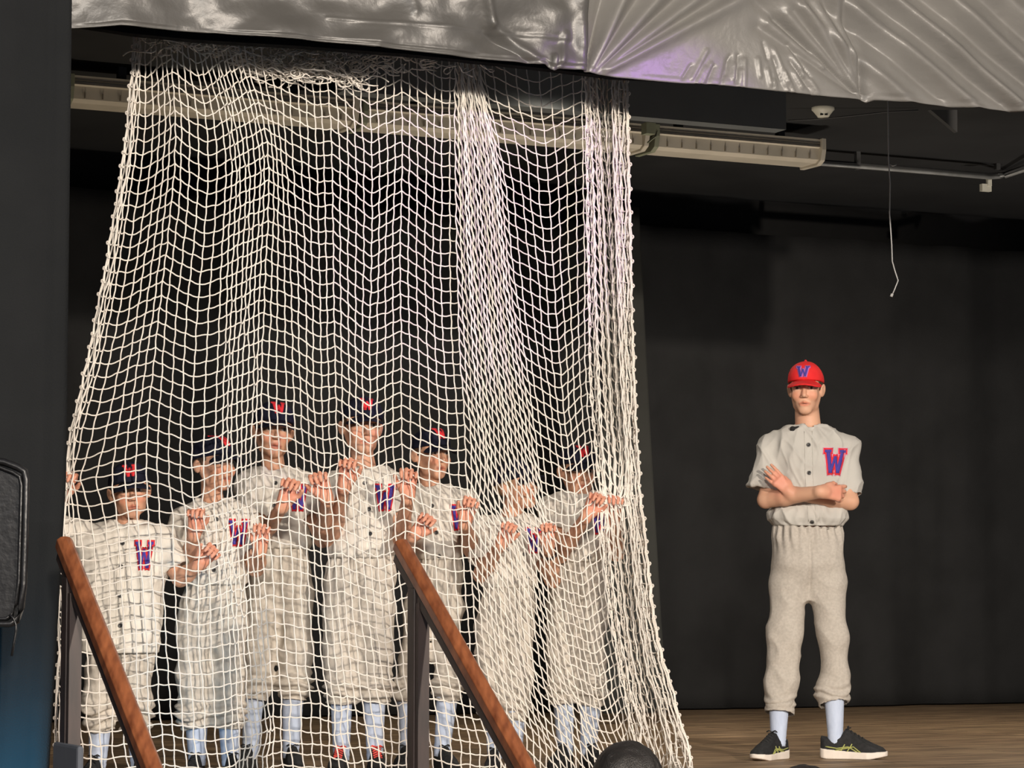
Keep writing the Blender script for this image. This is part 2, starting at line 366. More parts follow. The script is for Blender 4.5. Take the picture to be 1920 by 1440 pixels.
def head_tint(v, c, R, s, base, brow):
    l = (v-c)@R/s; x, y, z = l[:, 0], l[:, 1], l[:, 2]
    col = np.tile(np.array(base), (len(v), 1))
    n = vnoise(v*35, 5)[:, None]*.05+vnoise(v*9, 6)[:, None]*.07
    col = col*(1+n*np.array((.6, 1, 1)))
    def mix(mask, c2):
        m = np.clip(mask, 0, 1)[:, None]; nonlocal col; col = col*(1-m)+np.array(c2)*m
    sm = lambda d, w: np.clip(.5-d/w, 0, 1)
    front = (y < -.045)
    for q in (-1, 1):
        mix(.55*front*sm(np.hypot((x-q*.036)/.022, (z+.034)/.018)-1, .8), np.array(base)*np.array((1.03, .68, .62)))
        mix(.9*(y < -.06)*sm((np.abs(x-q*.032)/.019)**3+(np.abs(z-.021-.05*(.032-np.abs(x)))/.005)**2-1, .6), brow)
        mix((y < -.055)*sm(np.hypot((x-q*.031)/.0135, (z-.001)/.0062)-1, .25), (.62, .58, .54))
        mix((y < -.055)*sm(np.hypot((x-q*.031)/.0058, (z-.001)/.0062)-1, .25), (.03, .02, .014))
        mix(.8*(y < -.055)*sm(np.abs(x-q*.031)/.016-1, .3)*sm(np.abs(z-.0085)/.0024-1, .8), (.06, .03, .02))
    mix(.85*(y < -.06)*sm(np.hypot(x/.024, (z+.067)/.0105)-1, .35), np.array(base)*np.array((.92, .55, .50)))
    mix(.8*(y < -.06)*sm(np.hypot(x/.022, (z+.0665)/.0020)-1, .8), (.12, .03, .025))
    return col
def hand_sdf(g, w, d, n, s, L, curl, thumb=35, spread=6, r=None, tcurl=25):
    # w wrist, d pointing direction, n palm normal, s thumb side, L hand length
    d = unit(d); s = unit(s-d*(s@d)); n = unit(np.cross(d, s))*np.sign(np.cross(d, s)@n or 1)
    r = r or L*.050
    pw = L*.185; pl = L*.50
    g.cap(w-d*.01, w+d*L*.12, L*.145, L*.15, .012)
    for t in (-.62, -.2, .22, .62):
        g.cap(w+d*L*.06+s*pw*t*.65, w+d*pl+s*pw*t*1.15-n*.002, L*.088, L*.072, .008)
    g.cap(w+d*L*.08+s*pw*.55+n*.004, w+d*L*.26+s*pw*.9+n*.008, L*.09, L*.085, .010)
    tips = []
    for i, t in enumerate((.75, .25, -.25, -.75)):
        fl = L*(.46, .50, .47, .37)[i]; p = w+d*pl*(1.0, 1.02, .99, .93)[i]+s*pw*t*1.18
        a = math.radians(t*spread*1.5); dd = unit(d*math.cos(a)+s*math.sin(a)); nn = n; ang = 0
        cc = curl[i] if isinstance(curl[i], (list, tuple)) else (curl[i]*.8, curl[i], curl[i]*.7)
        rr = r*(1, 1.03, 1, .88)[i]
        for j, (fr, rm) in enumerate(((.44, 1.12), (.31, 1.0), (.25, .9))):
            ang += math.radians(cc[j]); dv = dd*math.cos(ang)+nn*math.sin(ang); q = p+dv*fl*fr
            g.cap(p, q, rr*rm, rr*(rm-.1), .006 if j == 0 else .002); p = q
        tips.append(p)
    a = math.radians(thumb); p = w+d*L*.20+s*pw*.95+n*.006; dv = unit(d*math.cos(a)+s*math.sin(a)+n*.25)
    q = p+dv*L*.20; g.cap(p, q, L*.07, r*1.15, .008); a2 = math.radians(tcurl)
    dv = unit(dv*math.cos(a2)+(n*.75-s*.6)*math.sin(a2)); g.cap(q, q+dv*L*.17, r*1.12, r*.92, .003)
    return tips
# ---------------------------------------------------------------- the setting
def struct(o, name=None): o['kind'] = 'structure'; return o
SF = 9.1       # stage front line constant (v coordinate = SF*cos)
cy_ = math.cos(YAW)
def vline(d0): return d0*cy_        # v-coordinate of the line y = d0 + x tan(yaw)
vF, vB = vline(9.15), vline(16.35)
def uv_of(px, d0):
    d = float(dline(px, d0)); x = (px-960)/F*d; return x*math.cos(YAW)+d*math.sin(YAW)
def slab(name, u0, u1, v0, v1, z0, z1, mat, kind=True, bevel=0):
    mb = MB(); mb.box(W3((u0+u1)/2, (v0+v1)/2, (z0+z1)/2), (U, V, (0, 0, 1)), ((u1-u0)/2, (v1-v0)/2, (z1-z0)/2)); o = mb.build(name, M[mat] if isinstance(mat, str) else mat, bevel=bevel, origin=W3((u0+u1)/2, (v0+v1)/2, z0))
    if kind: struct(o)
    return o
slab('floor', -1.5, 14, vF, vB+.5, -.06, 0, 'floor')
slab('ceiling', -1.5, 14, vF-.3, vB+.5, 3.33, 3.42, 'ceiling')
slab('wall_back', -1.5, 14, vB+.35, vB+.5, 0, 3.33, 'black_cloth')
slab('wall_left', -1.5, -1.4, vF, vB+.5, 0, 3.33, 'black_cloth')
slab('wall_right', 13.9, 14, vF, vB+.5, 0, 3.33, 'black_cloth')
slab('trim_1', -1.5, 14, vF, vF+.08, -1.9, -.06, 'mask_cloth')          # stage riser
slab('floor_auditorium', -9, 9, -6, vF, -2.0, -1.9, flat('auditorium_floor', (.05, .045, .04)))

def drape(name, u0, u1, v, z0, z1, mat, amp, period, seed, label, cat, skew=0, thick=.004):
    n = int((u1-u0)/.02)+2; us = np.linspace(u0, u1, n); m = 24; zs = np.linspace(z0, z1, m); vs = []
    for j, z in enumerate(zs):
        t = (z-z0)/(z1-z0)
        q = np.stack((us*period, np.full(n, t*1.2), np.full(n, seed*1.)), 1)
        off = amp*(vnoise(q, seed)+.5*vnoise(q*2.3, seed+1)); sk = skew(t, us) if skew else 0
        for u_, o_, s_ in zip(us, off, np.broadcast_to(sk, n)): vs.append(W3(u_+s_, v+o_, z))
    fs = [(j*n+i, j*n+i+1, (j+1)*n+i+1, (j+1)*n+i) for j in range(m-1) for i in range(n-1)]
    o = obj(name, vs, fs, M[mat], None, True, origin=W3((u0+u1)/2, v, z0)); mod = o.modifiers.new('thickness', 'SOLIDIFY'); mod.thickness = thick
    return tag(o, label, cat) if label else o
drape('back_curtain', -1.3, 13.7, vB, .01, 3.05, 'black_cloth', .05, 3.2, 4, 'wide black curtain across the back of the stage', 'curtain')
slab('trim_2', uv_of(640, 13.0), uv_of(1480, 13.0), vline(13.0), vline(13.12), P(1480, 243, float(dline(1480, 13.0)))[2], 3.33, 'soffit')
# black side drape just behind the net's right edge
uL = uv_of(1130, 14.6); uR = uv_of(1250, 14.6)
drape('side_drape', uL, uR, vline(14.6), .06, 2.9, 'leg_cloth', .025, 3, 9, 'narrow charcoal drape hanging behind the right edge of the net', 'drape', skew=lambda t, us: -(.17*np.clip(t, 0, 1)**.8)*(us-uL)/(uR-uL))
# near masking curtain at the left of the proscenium
def near_drape():
    vs = []; ys = np.linspace(-60, 1560, 40); xs = np.linspace(-420, 122, 60)
    for y in ys:
        z = P(0, y, 8.9)[2]
        for i, x in enumerate(xs):
            d = float(dline(x, 9.65)); e = 1 if i == len(xs)-1 else 0
            xx = x-(max(0, y-900)*.045 if True else 0)*(i/(len(xs)-1))
            p = P(xx, 700, d); p[2] = z; fo = .02*vnoise(np.array((x*.02, z*.3, 7.)), 7)+.008*vnoise(np.array((x*.06, z*.3, 2.)), 8)
            vs.append(p+V*fo)
    n = len(xs); fs = [(j*n+i, j*n+i+1, (j+1)*n+i+1, (j+1)*n+i) for j in range(len(ys)-1) for i in range(n-1)]
    o = obj('masking_curtain', vs, fs, M['mask_cloth'], None, True, origin=P(0, 1450, 8.9)); m = o.modifiers.new('thickness', 'SOLIDIFY'); m.thickness = .012
    tag(o, 'near black masking curtain filling the left edge of the stage opening', 'curtain')
near_drape()
# padded black case in front of it
def lcase():
    d = 8.35; root = empty('equipment_case', P(-10, 1180, d), 'black equipment case with raised rounded rim at the far left', 'case')
    fpx = [(-120, 862), (-20, 862), (8, 866), (34, 876), (46, 884), (49, 900), (47, 1000), (44, 1100), (40, 1140), (32, 1164), (20, 1170), (-120, 1172)]
    body = MB(); a = [P(x, y, d) for x, y in fpx]; n = len(a)
    body.add([p for p in a]+[p+np.array((0, .06, 0)) for p in a], [tuple(range(n-1, -1, -1)), tuple(range(n, 2*n))]+[(i, (i+1) % n, n+(i+1) % n, n+i) for i in range(n)])
    body.build('shell', M['case'], root, False, .006)
    for k_, nm in ((1.0, 'outer_rim'), (.80, 'inner_rim')):
        mb = MB(); pts = [P(x if k_ == 1 else x-9, y if k_ == 1 else (y+10 if y < 1000 else y-10), d-.012) for x, y in fpx]
        mb.tube(pts, .011 if k_ == 1 else .006, 8); mb.build(nm, M['case'], root, True)
    mb = MB(); mb.tube([P(x, y, d-.02) for x, y in ((18, 1152), (26, 1160), (30, 1172), (30, 1184), (26, 1205), (22, 1230))], .004, 6); mb.build('strap_end', M['case'], root, True)
    mb = MB(); c = P(-100, 1172, d+.1); mb.box(c+np.array((0, .0, -.70)), np.eye(3), (.03, .03, .70)); mb.build('stand', M['mask_cloth'], root)
lcase()
# ---------------------------------------------------------------- silver valance over the stage opening
def seg_d(x, y, a, b):
    ax, ay = a; bx, by = b; t = np.clip(((x-ax)*(bx-ax)+(y-ay)*(by-ay))/((bx-ax)**2+(by-ay)**2), 0, 1)
    return np.hypot(x-ax-t*(bx-ax), y-ay-t*(by-ay)), t
def valance():
    ex = [60, 118, 128, 180, 219, 255, 330, 401, 474, 547, 620, 706, 812, 908, 1015, 1029, 1040, 1090, 1153, 1280, 1338, 1450, 1556, 1618, 1627, 1640, 1750, 1920, 2300]
    ey = [48, 52, 55, 54, 52, 55, 60, 64, 73, 77, 84, 93, 105, 115, 124, 136, 131, 134, 145, 156, 158, 170, 181, 186, 192, 187, 197, 211, 243]
    nx, ny = 760, 110; X = np.linspace(125, 2250, nx); T = np.linspace(0, 1, ny)
    XX, TT = np.meshgrid(X, T); eb = np.interp(XX, ex, ey); YY = eb-TT*(eb+150)
    hgt = np.zeros_like(XX); rng = np.random.RandomState(4)
    def ridge(a, b, wd, amp, taper=1):
        d_, t = seg_d(XX, YY, a, b); return amp*np.exp(-(d_/(wd*(1+taper*t)))**2)*(1-.25*t)
    def ridge(a, b, wd, amp, taper=1):
        d_, t = seg_d(XX, YY, a, b); q_ = d_/(wd*(1+taper*t)); return amp*(.45*np.exp(-q_**2)+.55*np.exp(-1.3*np.sqrt(q_**2+.04)))*(1-.25*t)
    # fan of folds pinched at (1625,188) running up-left
    for i in range(11):
        ang = math.radians(98+i*6.5); L = 330+rng.rand()*80; b = (1622+L*math.cos(ang)*1.0-90, 186-L*math.sin(ang)); b = (1575-i*15, -20+i*7)
        hgt += ridge((1622, 184), b, 4+rng.rand()*2, (.026 if i % 2 else -.024)*(.6+.6*rng.rand()), 1.6)
    # diagonal folds sweeping down-right across the right half
    for i in range(12):
        x0 = 1385+i*52+rng.rand()*14; hgt += ridge((x0+250+rng.rand()*60, 205+i*3), (x0-40, -60), 9+5*rng.rand(), (.034 if i % 2 else -.022)*(.5+.8*rng.rand()), .4)
    # folds from the low point (1095,140) sweeping up-right
    for i in range(8):
        b = (1150+i*44, -70+i*4); hgt += ridge((1098+i*5, 134), b, 6+2*rng.rand(), (.036 if i % 2 else -.030)*(.6+.6*rng.rand()), 2.2)
    # small crinkles in the fan between
    for i in range(26):
        cx = 1270+rng.rand()*280; t = (cx-1400)/170; l = 25+rng.rand()*45; cy2 = 105+rng.rand()*55
        hgt += ridge((cx, cy2+l*.5), (cx-t*l*.9+0, cy2-l*.5), 2.6, .008*(1 if rng.rand() > .4 else -1), .3)
    # left half: long curved creases and lazy billows
    for a, b, wd, am in (((1010, 122), (915, 50), 7, .022), ((915, 50), (880, -60), 7, .022), ((985, 120), (900, 62), 6, -.018), ((770, 25), (752, -60), 9, .012), ((1042, 128), (1052, 70), 5, .02), ((1085, 130), (1083, -60), 10, .014),
                         ((560, 80), (380, -40), 30, .022), ((430, 62), (600, -60), 26, -.016), ((250, 52), (330, -60), 34, .018), ((1075, 95), (1030, -60), 22, -.02), ((700, 92), (960, 118), 6, .012), ((470, 72), (700, 90), 5, .012), ((610, 36), (1060, 76), 2.2, .005)):
        hgt += ridge(a, b, wd, am, .5)
    left = 1/(1+np.exp((XX-1095)/4)); hgt *= 1+.55*(1-left)
    q = np.stack((XX*.0085, YY*.013, 0*XX), -1); hgt += left*(.030*vnoise(q, 1)+.010*vnoise(q*2.7, 2))
    q = np.stack(((XX+YY*.6)*.012, YY*.01, 0*XX+3), -1); hgt += (1-left)*.012*vnoise(q, 3)
    hgt += .02*left                                 # the left sheet overlaps the right one at the seam
    d_, t = seg_d(XX, YY, (1029, 136), (1031, 110)); hgt += .02*np.exp(-(d_/4)**2)
    hgt = np.where(TT < .03, hgt*.7, hgt)
    dep = dline(XX, 9.75)
    pts = Pv(XX, YY, dep)-V[None, None, :]*hgt[..., None]
    faces = []
    idx = np.arange(nx*ny).reshape(ny, nx); f = np.stack((idx[:-1, :-1], idx[:-1, 1:], idx[1:, 1:], idx[1:, :-1]), -1)
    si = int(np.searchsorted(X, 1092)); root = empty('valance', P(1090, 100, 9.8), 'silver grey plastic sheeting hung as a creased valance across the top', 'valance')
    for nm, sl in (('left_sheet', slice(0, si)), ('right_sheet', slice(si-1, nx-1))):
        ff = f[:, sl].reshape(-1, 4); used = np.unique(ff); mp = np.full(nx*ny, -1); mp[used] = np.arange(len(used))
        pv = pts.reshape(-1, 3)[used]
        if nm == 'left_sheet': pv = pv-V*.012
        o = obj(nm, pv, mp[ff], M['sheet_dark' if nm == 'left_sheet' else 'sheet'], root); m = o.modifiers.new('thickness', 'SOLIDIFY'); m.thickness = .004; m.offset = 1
    mb = MB(); mb.tube([P(x, y-160, float(dline(x, 9.95))) for x, y in ((60, 30), (2250, 240))], .03, 10); mb.build('hanging_bar', M['dim'], root, True)
valance()
# heavy black border behind the valance
def border():
    mb = MB(); vs = []
    xs = [125, 240, 360, 560, 760, 1000, 1150, 1300, 1700, 2200]; ys = [58, 76, 88, 100, 115, 140, 158, 165, 196, 240]
    for x, y in zip(xs, ys):
        d = float(dline(x, 10.05)); p = P(x, y-14, d); vs += [p, np.array((p[0], p[1], 4.2)), np.array((p[0], p[1]+.06, 4.2)), p+np.array((0, .06, 0))]
    fs = [(4*i+k, 4*i+(k+1) % 4, 4*i+4+(k+1) % 4, 4*i+4+k) for i in range(len(xs)-1) for k in range(4)]+[(0, 1, 2, 3), tuple(4*(len(xs)-1)+k for k in (3, 2, 1, 0))]
    mb.add(vs, fs); o = mb.build('border_curtain', M['mask_cloth'], origin=vs[0]); tag(o, 'dark border cloth hanging just behind the silver valance', 'curtain')
border()
# ---------------------------------------------------------------- ceiling strip lights (off), rail, detector, wires
def fixture(x0, x1, label):
    d0 = 13.9; a = P(x0, 1134-(1134-262)*(11640-x0)/(11640-1545), float(dline(x0, d0))); z = a[2]
    b = P(x1, 1134-(1134-262)*(11640-x1)/(11640-1545), float(dline(x1, d0))); b[2] = z
    root = empty('strip_light', (a+b)/2, label, 'light', 'unlit strip lights')
    Zv = np.array((0, 0, 1.)); m = z-.002
    prof = [(0, 0), (0, -.018), (.010, -.022), (.010, -.030), (0, -.034), (0, -.044), (.016, -.050), (.020, -.112), (.05, -.128), (.20, -.128), (.24, -.05), (.24, 0)]
    e = unit(b-a); mb = MB(); mb.prism(prof, a+e*.025, b-e*.025, V, Zv); mb.build('housing', M['fixture'], root)
    mb = MB(); mb.prism([(-.003, -.020), (-.003, -.026), (.012, -.026), (.012, -.020)], a+e*.03, b-e*.03, V, Zv)
    mb.prism([(-.003, -.040), (-.003, -.044), (.012, -.044), (.012, -.040)], a+e*.03, b-e*.03, V, Zv); mb.build('groove', M['fixture_dark'], root)
    n = int(np.linalg.norm(b-a)/.085); 
    for i in range(1, n):
        mb = MB(); c = a+(b-a)*i/n+V*.014; mb.box(c+Zv*(-.094), (e, V, Zv), (.0025, .006, .014)); mb.build('louvre_slot', M['slot'], root)
    for p, sg in ((a, -1), (b, 1)):
        mb = MB(); mb.prism([(-.02, .006), (-.02, -.06), (-.004, -.12), (.04, -.142), (.22, -.14), (.25, -.05), (.25, .006)], p, p+e*(-sg)*.028, V, Zv); mb.build('end_cap', M['fixture'] if sg > 0 else M['plate'], root, bevel=.004)
    for t in (.2, .8):
        mb = MB(); mb.box(a+(b-a)*t+V*.12+Zv*(3.33-z)/2, (e, V, Zv), (.02, .02, (3.33-z)/2)); mb.build('ceiling_bracket', M['dim'], root)
    return a, b
fixture(128, 672, 'cream unlit strip light, leftmost, starting at the masking curtain')
fixture(680, 1216, 'cream unlit strip light seen wholly through the net')
a, b = fixture(1226, 1546, 'cream unlit strip light with free end right of the net')
mb = MB(); p = P(1221, 262, 14.05)
mb.box(P(1221, 240, 14.08)+V*.03, (U, V, (0, 0, 1)), (.028, .03, .03)); mb.tube([P(1232, 243, 14.05), P(1229, 256, 14.04), P(1214, 268, 14.03)], .006, 6)
o = mb.build('light_connector', M['plate'], origin=p); tag(o, 'small metal connector joining two strip lights right of the net', 'connector')
mb = MB(); pl = [P(1415, 298, float(dline(1415, 14.6))), P(1600, 312, float(dline(1600, 14.6))), P(1750, 324, float(dline(1750, 14.6))), P(1855, 333, float(dline(1855, 14.6))), P(1885, 331, 16.2), P(1940, 312, 15.6)]
root = empty('curtain_rail', pl[0], 'pale metal curtain rail running right below the strip lights', 'rail')
mb.tube(pl, .012, 10); mb.build('rail', M['rail_metal'], root, True)
mb = MB(); mb.tube([p+np.array((0, .05, .02)) for p in pl], .016, 8); mb.build('rear_rail', M['dim'], root, True)
mb = MB(); mb.box(P(1475, 304, float(dline(1475, 14.6))), (U, V, (0, 0, 1)), (.18, .012, .018)); mb.build('joining_plate', M['rail_metal'], root)
for px_ in (1608, 1870):
    mb = MB(); q = P(px_, 318, float(dline(px_, 14.65))); mb.box((q+np.array((q[0], q[1], 3.33)))/2, (U, V, (0, 0, 1)), (.014, .014, (3.33-q[2])/2)); mb.build('hanger', M['dim'], root)
mb = MB(); q = P(1854, 340, 16.0); mb.box(q, (U, V, (0, 0, 1)), (.014, .012, .03)); mb.box(q+np.array((-.02, 0, -.04)), (U, V, (0, 0, 1)), (.034, .014, .022)); mb.build('rail_clamp', M['detector'], root)
mb = MB(); c = P(1543, 184, 14.2); c[2] = 3.33
vs = []; fs = []; K = 24
for r_, z_ in ((.062, 0), (.062, -.012), (.052, -.022), (.038, -.040), (.030, -.052), (.001, -.054)):
    vs += [c+np.array((r_*math.cos(2*math.pi*i/K), r_*math.sin(2*math.pi*i/K), z_)) for i in range(K)]
for j in range(5):
    fs += [(j*K+i, j*K+(i+1) % K, (j+1)*K+(i+1) % K, (j+1)*K+i) for i in range(K)]
root = empty('smoke_detector', c, 'cream smoke detector on the ceiling under the silver valance', 'detector'); obj('shell', vs, fs, M['detector'], root)
for q in (-1, 1):
    mb = MB(); mb.box(c+np.array((q*.012, -.034, -.044)), np.eye(3), (.008, .006, .003)); mb.build('vent_slot', M['button'], root)
mb = MB(); mb.tube([P(1478, 226, 14.2), P(1540, 223, 14.2), P(1600, 217, 14.2), P(1660, 210, 14.2), P(1722, 207, 14.2)], .004, 6)
tag(mb.build('ceiling_cable', M['dim'], None, True, origin=P(1600, 217, 14.2)), 'thin grey cable sagging along the ceiling behind the hanging wire', 'cable')
mb = MB(); q = P(1664, 200, 13.0); mb.tube([np.array((q[0], q[1], 3.33)), P(1665, 215, 13), P(1666, 300, 13), P(1669, 345, 13), P(1668, 400, 13), P(1672, 460, 13), P(1673, 490, 13), P(1678, 508, 13), P(1684, 526, 13), P(1678, 541, 13), P(1672, 555, 13)], .0032, 6)
mb.tube([P(1668, 308, 13), P(1674, 311, 13), P(1681, 309, 13)], .003, 6); mb.tube([P(1673, 551, 13), P(1671, 556, 13)], .007, 8)
tag(mb.build('hanging_wire', M['wire'], None, True, origin=np.array((q[0], q[1], 3.33))), 'loose white wire dangling from the ceiling with bent lower end', 'wire')
mb = MB(); vs = [P(1745, 206, 14.0), P(1795, 206, 14.0), P(1795, 248, 14.0)]
vs = [np.array((p[0], p[1], min(p[2], 3.33))) for p in vs]; mb.add(vs+[p+V*.03 for p in vs], [(0, 1, 2), (5, 4, 3), (0, 3, 4, 1), (1, 4, 5, 2), (2, 5, 3, 0)])
tag(mb.build('ceiling_bracket', M['dim'], origin=vs[0]), 'dark triangular bracket at the ceiling right of the hanging wire', 'bracket')
# ---------------------------------------------------------------- stairs and handrails
Dn = np.array((math.sin(YAW), -math.cos(YAW), 0))        # downstairs direction
def handrail(px, py, px2, py2, d, label, post_px, matp):
    a = P(px, py, d)
    best = None
    slope = math.radians(35.5); e = unit(Dn*math.cos(slope)+np.array((0, 0, -math.sin(slope))))
    # fix the far end on the viewed line
    best = min(((abs_err, dd) for dd in np.linspace(d-1.9, d-.5, 140) for abs_err in [abs((P(px2, py2, dd)-a)[2]/np.linalg.norm((P(px2, py2, dd)-a)[:2])+math.tan(slope))]))
    b = P(px2, py2, best[1]); e = unit(b-a); b = a+e*1.75
    side = unit(np.cross(e, (0, 0, 1))); up = np.cross(side, e)
    root = empty('handrail', (a[0], a[1], 0), label, 'handrail', 'stair handrails')
    hw = .026; prof = [(-hw, -.022), (-hw, .010), (-hw*.6, .020), (0, .023), (hw*.6, .020), (hw, .010), (hw, -.022)]
    mb = MB(); mb.prism(prof, a, b, side, up); mb.build('grip_rail', M['rail_wood'], root, bevel=.003)
    mb = MB(); mb.prism([(-.017, -.062), (-.017, -.021), (.017, -.021), (.017, -.062)], a+e*.01, b, side, up); mb.build('under_rail', M['post_paint'], root)
    for t in (post_px, post_px+1.15):
        p = a+e*t; zt_ = -.21*(int((vF-.02-p@V)/.29)+1) if vF-.02 > p@V else 0.; zt_ += .002; mb = MB(); top = p[2]-.05; mb.box(np.array((p[0], p[1], (top+zt_)/2)), (Dn, side, (0, 0, 1)), (.028, .024, (top-zt_)/2)); mb.build('post', M[matp], root, bevel=.003)
        q = p+Dn*.042; zt_ = -.21*(int((vF-.02-q@V)/.29)+1)+.002 if vF-.02 > q@V else .002; mb = MB(); top = q[2]-.10; mb.box(np.array((q[0], q[1], (top+zt_)/2)), (Dn, side, (0, 0, 1)), (.014, .020, (top-zt_)/2)); mb.build('baluster', M['post_paint'], root)
handrail(120, 1016, 287, 1440, 8.5, 'brown varnished stair handrail beside the masking curtain', .11, 'post_paint')
handrail(752, 1020, 988, 1440, 9.0, 'brown varnished stair handrail in front of the middle of the net', .17, 'post_paint')
us = [P(120, 1016, 8.5), P(752, 1020, 9.0)]; u0 = us[0]@U-.04; u1 = us[1]@U+.04
root = empty('staircase', W3((u0+u1)/2, vF-.8, -1.9), 'wooden steps descending from the stage between the two handrails', 'stairs')
for i in range(8):
    z = -.21*(i+1)+.0; mb = MB(); mb.box(W3((u0+u1)/2, vF-.02-.29*i-.145, (z-1.9)/2), (U, V, (0, 0, 1)), ((u1-u0)/2, .145, (z+1.9)/2)); mb.build('step', M['floor'], root)
slab('side_block', u0+.0, u0+.022, vF-.3, vF-.02, -1.9, P(90, 1386, 8.6)[2], 'wallpaint', False, .01)
tag(bpy.data.objects['side_block'], 'small blue-grey block at the foot of the masking curtain', 'block')
# ---------------------------------------------------------------- people
def W_patches(half, off=0.0, thick=1.0, extra=0.0):
    S = [((-.72, .9), (-.34, -.95), .34), ((-.34, -.95), (0, .45), .22), ((0, .45), (.34, -.95), .22), ((.34, -.95), (.72, .9), .34), ((-1.02, .9), (-.42, .9), .22), ((.42, .9), (1.02, .9), .22)]
    out = []
    for (a, b, t) in S:
        a = np.array(a); b = np.array(b); e = b-a; L = np.linalg.norm(e); e = e/L; nrm = np.array((-e[1], e[0])); t = t*thick/2+extra/2
        a = a-e*extra/2; b = b+e*extra/2; n = 7
        out.append([[(a+(b-a)*i/n)+nrm*t*j for j in (-1, 0, 1)] for i in range(n+1)])
    return out
def project(bvh, o, d):
    h = bvh.ray_cast(Vector(o), Vector(d), 3.0)
    return (np.array(h[0]), np.array(h[1])) if h[0] is not None else (None, None)
def emblem(name, bvh, c, ex, ez, ey, size, layers, parent, slant=0):
    mb_v, mb_f, mi = [], [], []
    mats = [l[0] for l in layers]
    for li, (m, extra, off) in enumerate(layers):
        for si, pt in enumerate(W_patches(1, extra=extra)):
            rows = []
            for r in pt:
                row = []
                for q in r:
                    o = c+ex*(q[0]+slant*q[1])*size[0]+ez*q[1]*size[1]
                    h, n = project(bvh, o-ey*.5, ey)
                    if h is None: h = o; n = -ey
                    row.append(h-ey*(off+si*.00012))
                rows.append(row)
            b = len(mb_v); n1 = len(rows)
            mb_v += [p for r in rows for p in r]
            for i in range(n1-1):
                for j in range(2):
                    mb_f.append((b+i*3+j, b+i*3+j+1, b+(i+1)*3+j+1, b+(i+1)*3+j)); mi.append(li)
    o = obj(name, mb_v, mb_f, mats, parent, True, mat_idx=mi)
    m = o.modifiers.new('thickness', 'SOLIDIFY'); m.thickness = .0012; m.offset = 0
    return o
def shoe(root, pos, ang, L, stripes=False, lace=None, tall=0):
    f = np.array((math.cos(ang), math.sin(ang), 0)); sd = np.array((-f[1], f[0], 0)); up = np.array((0, 0, 1.))
    R = np.stack((f, sd, up), 1); c = np.array((pos[0], pos[1], 0.))-f*L*.22; k = L/.28
    xs = np.array([-.02, .0, .05, .2, .45, .7, .88, .97, 1.0])
    def half(t, m): return np.interp(t, xs, np.array([.004, .02, .031, .034, .034, .045, .038, .022, .006])*k*m)
    def sole(x, y, z):
        t = x/L; th = np.interp(t, [0, .3, .6, 1], [.044, .036, .030, .028])*k; lift = np.interp(t, [0, .08, .75, 1], [.004, 0, 0, .014])*k
        return np.maximum(np.maximum(np.abs(y)-half(t, 1.08), np.maximum(z-th-lift*.5, lift-z)), np.maximum(-x-.006*k, x-L))
    def upper(x, y, z):
        t = x/L; h = np.interp(t, [-.02, .0, .08, .18, .30, .38, .42, .6, .8, .93, 1.0], np.array([.072, .098, .094, .082, .098, .130, .124, .094, .066, .052, .032]))*k
        wz = 1-.45*np.clip((z-.036*k)/(.11*k), 0, 1)**1.3
        return np.maximum(np.maximum(np.abs(y)-half(t, .98)*wz, z-h+np.abs(y)*.35), np.maximum(.018*k-z, np.maximum(-x-.002, x-L*.985)))
    lo = c-np.array((.33, .33, .02)); hi = c+np.array((.33, .33, .14)); h = .0035
    box = np.array([c+f*a*L+sd*b for a in (-.05, 1.05) for b in (-.06, .06)])
    lo = np.r_[box.min(0)[:2]-.01, -.01]; hi = np.r_[box.max(0)[:2]+.01, .13*k]
    g = SDF(lo, hi, h); g.local(c, R, .45, upper); v, fc = g.mesh(); v = relax(v, fc, 3)
    sh = obj('shoe', v, fc, M['shoe'], root)
    g = SDF(lo, hi, h); g.local(c, R, .45, sole); v2, f2 = g.mesh(); v2 = relax(v2, f2, 2); v2[:, 2] = np.maximum(v2[:, 2], .001)
    obj('sole', v2, f2, M['sole'] if stripes else M['shoe'], sh)
    bvh = BVHTree.FromPolygons([tuple(x) for x in v], [tuple(int(i) for i in q) for q in fc])
    if stripes:
        cam_side = -1 if (sd[1] > 0) else 1
        mb = MB()
        for pts in (((.08, .052), (.25, .045), (.42, .052), (.56, .030)), ((.22, .036), (.38, .045), (.50, .052), (.62, .026)), ((.30, .030), (.37, .062)), ((.40, .030), (.48, .064))):
            pl = []
            for i in range(len(pts)-1):
                for q in np.linspace(0, 1, 5)[:-1]:
                    a = np.array(pts[i]); b = np.array(pts[i+1]); pl.append(a+(b-a)*q)
            pl.append(np.array(pts[-1])); W = []
            for x, z in pl:
                o = c+f*x*L+up*z*k+sd*cam_side*.2; hh, n = project(bvh, o, -sd*cam_side)
                if hh is not None: W.append(hh)
            if len(W) > 2: mb.tube(W, .0026*k, 6)
        mb.build('side_stripe', M['stripe'], sh, True)
    mb = MB()
    for i in range(5):
        x = (.40+.055*i)*L; W = []
        for y in np.linspace(-.020, .020, 7)*k:
            hh, n = project(bvh, c+f*(x+abs(y)*.3)+sd*y+up*.3, -up)
            if hh is not None: W.append(hh+up*.001)
        if len(W) > 2: mb.tube(W, (.0042 if lace else .0028)*k, 6)
    for sg in (-1, 1):
        p0 = project(bvh, c+f*.41*L+up*.3, -up)[0]
        if p0 is not None: mb.tube([p0+up*.004, p0+sd*sg*.018*k+up*.012*k, p0+sd*sg*.030*k+up*.004, p0+sd*sg*.012*k+up*.006+f*.01], .0035*k if lace else .0025*k, 6)
    mb.build('laces', M[lace] if lace else M['lace'], sh, True)
    return sh
